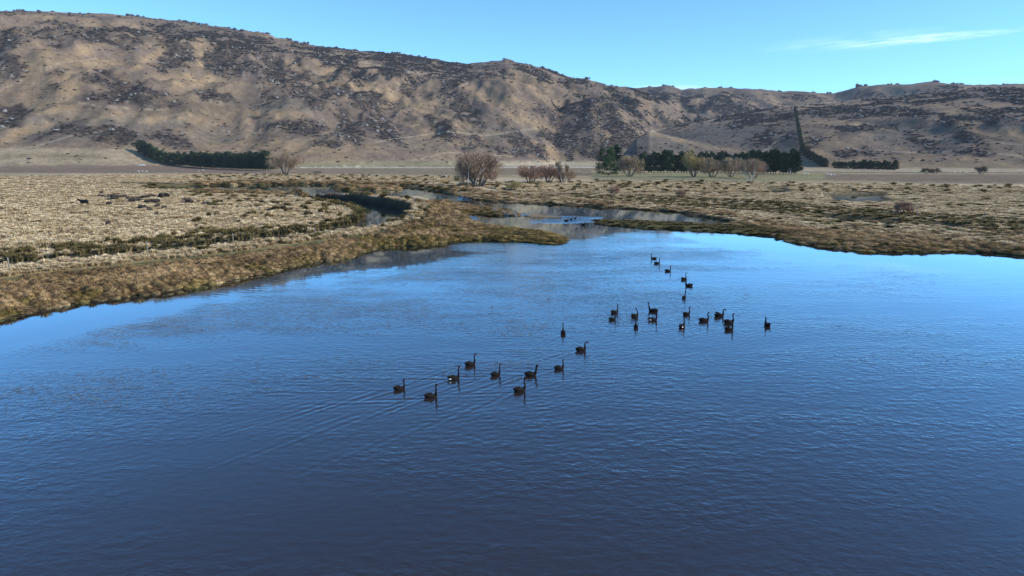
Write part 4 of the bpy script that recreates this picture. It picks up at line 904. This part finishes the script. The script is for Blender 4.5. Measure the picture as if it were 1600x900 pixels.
# dark shrubs in the left paddock
m_ds = mat_var('grey_brown_shrub', (.060,.047,.038), (.15,.12,.095), (.10,.080,.064), scale=.6, rand=.2)
dsm = []
for k in range(4):
    me = leafy_mesh('shrub_crown', 700, 70 + k, 1.0, .24); me.materials.append(m_ds)
    V, F = [], []
    for j in range(5): a = j * 1.25; tube(V, F, (0, 0, -.1), (math.cos(a) * .5, math.sin(a) * .5, .6), .04, .02, 4)
    tm = mesh_py('shrub_stems', V, F); tm.materials.append(m_bark); dsm.append((me, tm))
DS = [(158,307,3.5),(170,308,4.5),(181,311,7),(193,308,5),(204,311,4.5),(212,315.5,6),(205,314,4),(217,310,4.5),(228,309.5,5.5),(238,306.5,4.5),(231,316,5),(243,315.5,6.5),(223,325,5.5),(246,323,5),(234,329.5,4),(258,308.5,8),(295,316,7),(322,319,5),(171,320,4),(288,312,3),(257,326,3),(335,328,3),(158,302,3),(245,336,3.5),(170,352,4)]
for k, (px, py, w_) in enumerate(DS):
    x, y, z = hit(px, py + 2); d = math.hypot(x, y); f = w_ * d / FPX * 1.05; c, t_ = dsm[k % 4]
    o = empty('shrub', (x, y, z - .05), rnd.uniform(0, 6)); o.scale = (f, f, max(f, .9)); link('stems', t_, None, o); link('crown', c, None, o)
    lab = {295: 'tall dark shrub standing apart to the right of the shrub cluster', 258: 'wide dark shrub at the right end of the shrub cluster', 322: 'small flat dark shrub farthest right in the left paddock'}.get(px, 'dark grey-brown shrub in the scattered cluster on the straw paddock')
    tag(o, lab, 'shrub', 'dark shrubs on the left paddock')

# ------------------------------------------------------------------ cow, sheep, water birds, fence
def cow_mesh(legs=True):
    V, F = [], []
    def add(P, n=3, seg=10, lat=(0, 1, 0)):
        v, f = loft(P, n, seg, lat); o = len(V); V.extend(v); F.extend([[i + o for i in q] for q in f])
    add([(-1.0,0,1.15,.10,.16),(-.85,0,1.1,.26,.32),(-.4,0,1.02,.33,.38),(.1,0,1.0,.34,.38),(.55,0,1.05,.28,.36),(.85,0,1.2,.16,.24),(1.1,0,1.32,.12,.17),(1.3,0,1.36,.12,.14),(1.5,0,1.24,.09,.10),(1.66,0,1.12,.07,.07)])
    for x, k in ((.6, 0), (-.75, 1)):
        for s in (-1, 1):
            b_ = .06 if k else -.03
            add([(x,.17 * s,.95,.12,.14),(x + b_ * 1.2,.17 * s,.62,.075,.09),(x - b_,.17 * s,.36,.05,.055),(x,.17 * s,.1,.045,.045),(x + .04,.17 * s,0,.06,.06)], 3, 8, (0, 1, 0))
    add([(-1.0,0,1.3,.03,.03),(-1.1,0,1.0,.02,.02),(-1.12,0,.6,.035,.035),(-1.12,0,.45,.01,.01)], 3, 6)
    for s in (-1, 1): add([(1.28,.10 * s,1.44,.02,.03),(1.24,.22 * s,1.46,.015,.05),(1.22,.28 * s,1.43,.005,.02)], 2, 6, (1, 0, 0))
    return mesh_py('cow_body', V, F)
m_cow = mat_var('black_hide', (.006,.006,.006), (.016,.014,.013), scale=5, coord='Object', rough=.7, spec=.2)
x, y, z = hit(132, 324.5); c = link('cow', cow_mesh(), m_cow); c.location = (x, y, z + .3); c.rotation_euler = (0, 0, R(172)); c.scale = (1, 1, 1)
md = c.modifiers.new('one_skin', 'REMESH'); md.mode = 'VOXEL'; md.voxel_size = .035; md.use_smooth_shade = True
tag(c, 'black cow standing side on in the straw grass of the left paddock', 'cow')
def sheep_mesh():
    V, F = [], []
    def add(P, n=3, seg=8, lat=(0, 1, 0)):
        v, f = loft(P, n, seg, lat); o = len(V); V.extend(v); F.extend([[i + o for i in q] for q in f])
    add([(-.55,0,.72,.08,.10),(-.45,0,.68,.22,.24),(0,0,.66,.27,.28),(.35,0,.70,.22,.24),(.5,0,.78,.12,.14),(.62,0,.82,.08,.09),(.78,0,.72,.05,.05)])
    for x in (.32, -.38):
        for s in (-1, 1): add([(x,.13 * s,.55,.06,.06),(x,.13 * s,.25,.035,.035),(x,.13 * s,0,.035,.035)], 2, 6)
    return mesh_py('sheep_body', V, F)
m_wool = mat_var('cream_wool', (.50,.46,.38), (.72,.68,.58), scale=6, coord='Object', bump=.5)
shm = sheep_mesh(); shm.materials.append(m_wool)
SH = [(217,269,'three'),(222.5,269,'three'),(229,269,'three'),(311,268.5,'single pale sheep on the brown field before the left shelterbelt'),(317.5,267,'white sheep standing at the left shelterbelt'),(697,277.5,'single pale sheep left of the big brown willow'),(1255,273.5,'flock'),(1262,274,'flock'),(1258,272.5,'flock'),(1298,275,'flock2'),(1303,275.3,'flock2'),(1293,274.6,'flock2'),(1500,271,'far'),(1492,270.6,'far'),(1510,271.2,'far'),(1430,270.5,'far')]
for px, py, lab in SH:
    x, y, z = hit(px, py); o = link('sheep', shm); o.location = (x, y, z); o.rotation_euler = (0, 0, rnd.choice((0, math.pi)) + rnd.uniform(-.5, .5)); o.scale = (1.25,) * 3
    lab = {'three': 'pale sheep in a row of three on the reddish field at left', 'flock': 'cream sheep in the small flock just right of the end pines', 'flock2': 'cream sheep in the group on the flat below the gap in the shelterbelt', 'far': 'distant cream sheep at the foot of the right hills'}.get(lab, lab)
    tag(o, lab, 'sheep', 'sheep grazing on the far fields')
# white farm vehicle far left (thing of a few pixels): body, cabin, wheels
x, y, z = hit(222, 259.5); mc = mat_var('white_paint', (.72,.72,.72), (.8,.8,.8), scale=2, rough=.4, spec=.5, coord='Object'); mk = mat_var('dark_rubber', (.02,.02,.02), (.04,.04,.04), scale=4, coord='Object')
def prism(pts, w_):
    n = len(pts); V = [(a, -w_, b_) for a, b_ in pts] + [(a, w_, b_) for a, b_ in pts]; F = [list(range(n))[::-1], list(range(n, 2 * n))] + [[i, (i + 1) % n, n + (i + 1) % n, n + i] for i in range(n)]; return V, F
v_ = empty('parked_vehicle', (x, y, z), R(8)); V, F = prism([(-2.6,.45),(-2.6,1.1),(-.6,1.15),(-.2,1.8),(1.1,1.8),(1.7,1.15),(2.6,1.0),(2.6,.45)], .9)
link('body', mesh_py('vehicle_body', V, F, False), mc, v_)
V, F = prism([(-.15,1.2),(.02,1.68),(1.0,1.68),(1.45,1.2)], .905); link('window', mesh_py('vehicle_window', V, F, False), mk, v_)
for a in (-1.6, 1.6):
    for s in (-.8, .8):
        V, F = loft([(a, s - .12, .38, .37, .37), (a, s + .12, .38, .37, .37)], 1, 12, (1, 0, 0)); link('wheel', mesh_py('wheel', V, F), mk, v_)
tag(v_, 'tiny white vehicle parked at the left end of the shelterbelt', 'vehicle'); v_.scale = (1.25, 1.25, 1.1)
# distant water birds
def bird_mesh():
    V, F = loft([(-.30,0,.12,.01,.01),(-.2,0,.09,.08,.06),(0,0,.07,.12,.10),(.18,0,.09,.08,.09),(.24,0,.18,.04,.05),(.25,0,.30,.03,.03),(.27,0,.36,.04,.04),(.34,0,.36,.018,.015),(.38,0,.35,.005,.005)], 3, 8); return mesh_py('water_bird', V, F)
bm_ = bird_mesh(); bm_.materials.append(m_sw)
BD = [(884.5,345.5,1.5,'largest dark bird on the bright rippled patch of the far pond'),(892,343.5,1.1,'dark bird second from left on the rippled patch of the far pond'),(898.5,341.5,1.1,'dark bird rightmost of three on the rippled patch of the far pond'),(911,352,1.1,'dark bird low on the water below the rippled patch'),(578,307,1.9,'dark bird on the narrow far pond, left of two'),(605.5,307.5,1.9,'dark bird on the narrow far pond, right of two'),(725,311.5,1.2,'small dark bird on the bright channel, left of two'),(730,311.5,1.2,'small dark bird on the bright channel, right of two'),(595,311.5,1.2,'small dark bird at the near edge of the narrow far pond')]
for px, py, f, lab in BD:
    x, y = at(px, py); o = link('water_bird', bm_); o.location = (float(x), float(y), -.01); o.rotation_euler = (0, 0, rnd.uniform(-.6, .6)); o.scale = (f, f, f * 1.15); tag(o, lab, 'bird', 'small dark birds on the far ponds')
# stones and mud lumps at the pond bar
m_stone = mat_var('wet_stone', (.07,.065,.06), (.22,.21,.20), scale=1.5, bump=.5)
st_m = [blob_mesh('stone', 30 + k, .7, 2) for k in range(4)]
for m in st_m: m.materials.append(m_stone)
for k in range(26):
    px = 772 + 34 * rnd.random(); py = 330 + 6.0 * rnd.random() + (px - 772) * .06; x, y = at(px, py); x, y = float(x), float(y)
    o = link('stone', st_m[k % 4]); f = rnd.uniform(.25, .7); o.location = (x, y, max(gz(x, y), 0) - .08); o.scale = (f * 1.3, f, f * .8); o.rotation_euler = (0, 0, rnd.uniform(0, 6))
    tag(o, 'grey stone in the low bar of stones between the two ponds', 'stone', 'stones of the pond bar')
m_post = mat_var('weathered_post', (.13,.115,.095), (.26,.235,.20), scale=5, coord='Object', bump=.5); m_wire = mat_var('fence_wire', (.18,.18,.18), (.26,.26,.26), scale=5, rough=.5, spec=.4)
def fence(pts, label, lean={}, hgt=1.25, rad=.085):
    P = [hit(px, py) for px, py in pts]; o = empty('fence', P[0]); O = Vector(P[0]); tops = []
    V, F = [], []; tube(V, F, (0, 0, -.5), (0, 0, hgt), rad, rad * .9, 8); n = len(V); F.append(tuple(range(n - 8, n))); pm = mesh_py('post', V, F, True)
    for k, p in enumerate(P):
        q = link('post', pm, m_post, o); q.location = Vector(p) - O; q.rotation_euler = (0, lean.get(k, rnd.uniform(-.05, .05)), rnd.uniform(0, 6) if k not in lean else 0); tops.append(Vector(p) - O)
    for h_ in (.35, .7, 1.1):
        V, F = [], []
        for a, b_ in zip(tops[:-1], tops[1:]): tube(V, F, a + Vector((0, 0, h_)), b_ + Vector((0, 0, h_)), .004, .004, 4)
        link('wire', mesh_py('wire', V, F), m_wire, o)
    tag(o, label, 'fence')
fence([(-120,442),(15,424),(231,396),(365,381),(493,371),(578,360),(647,345)], 'post and wire fence along the grass strip between the paddock and the lake', {6: -.45}, 1.3, .07)
fence([(625,316),(648,319),(661,322),(667,330)], 'short row of thin fence posts on top of the stream bank', {}, 1.3, .07)
fence([(1432,340),(1537,345),(1640,352)], 'thin post fence along the pale track at right', {}, 1.4, .07)
fence([(430,270.3),(520,270.9),(610,271.6),(690,272.4)], 'distant fence along the brown field left of the big willow', {}, 1.4, .09)
fence([(1260,282),(1330,282.5),(1400,283.3),(1480,284),(1560,285),(1640,286)], 'distant fence between the brown field and the marsh at right', {}, 1.4, .09)
x, y, z = hit(851, 361); V, F = [], []; tube(V, F, (0, 0, -.4), (.03, .02, 1.3), .04, .02, 5); tube(V, F, (.02, 0, .6), (-.25, .05, 1.1), .02, .01, 4)
o = link('dead_stick', mesh_py('dead_stick', V, F), m_pale); o.location = (x, y, z); tag(o, 'thin pale dead stick standing on the tip of the grassy spur', 'stick')

# thin air between here and the hills
V, F = [(x, y, z) for z in (-3.5, 420.) for y in (-300., 5200.) for x in (-3800., 3800.)], [(0, 2, 3, 1), (4, 5, 7, 6), (0, 1, 5, 4), (2, 6, 7, 3), (0, 4, 6, 2), (1, 3, 7, 5)]
mh_ = bpy.data.materials.new('thin_haze'); mh_.use_nodes = True; nt = mh_.node_tree; nt.nodes.clear()
ou = nt.nodes.new('ShaderNodeOutputMaterial'); pv = nt.nodes.new('ShaderNodeVolumePrincipled'); pv.inputs['Color'].default_value = (.86, .92, 1, 1); pv.inputs['Density'].default_value = 0.00004
nt.links.new(pv.outputs[0], ou.inputs['Volume'])
hz = link('haze', mesh_py('haze', V, F, False), mh_); hz['kind'] = 'stuff'
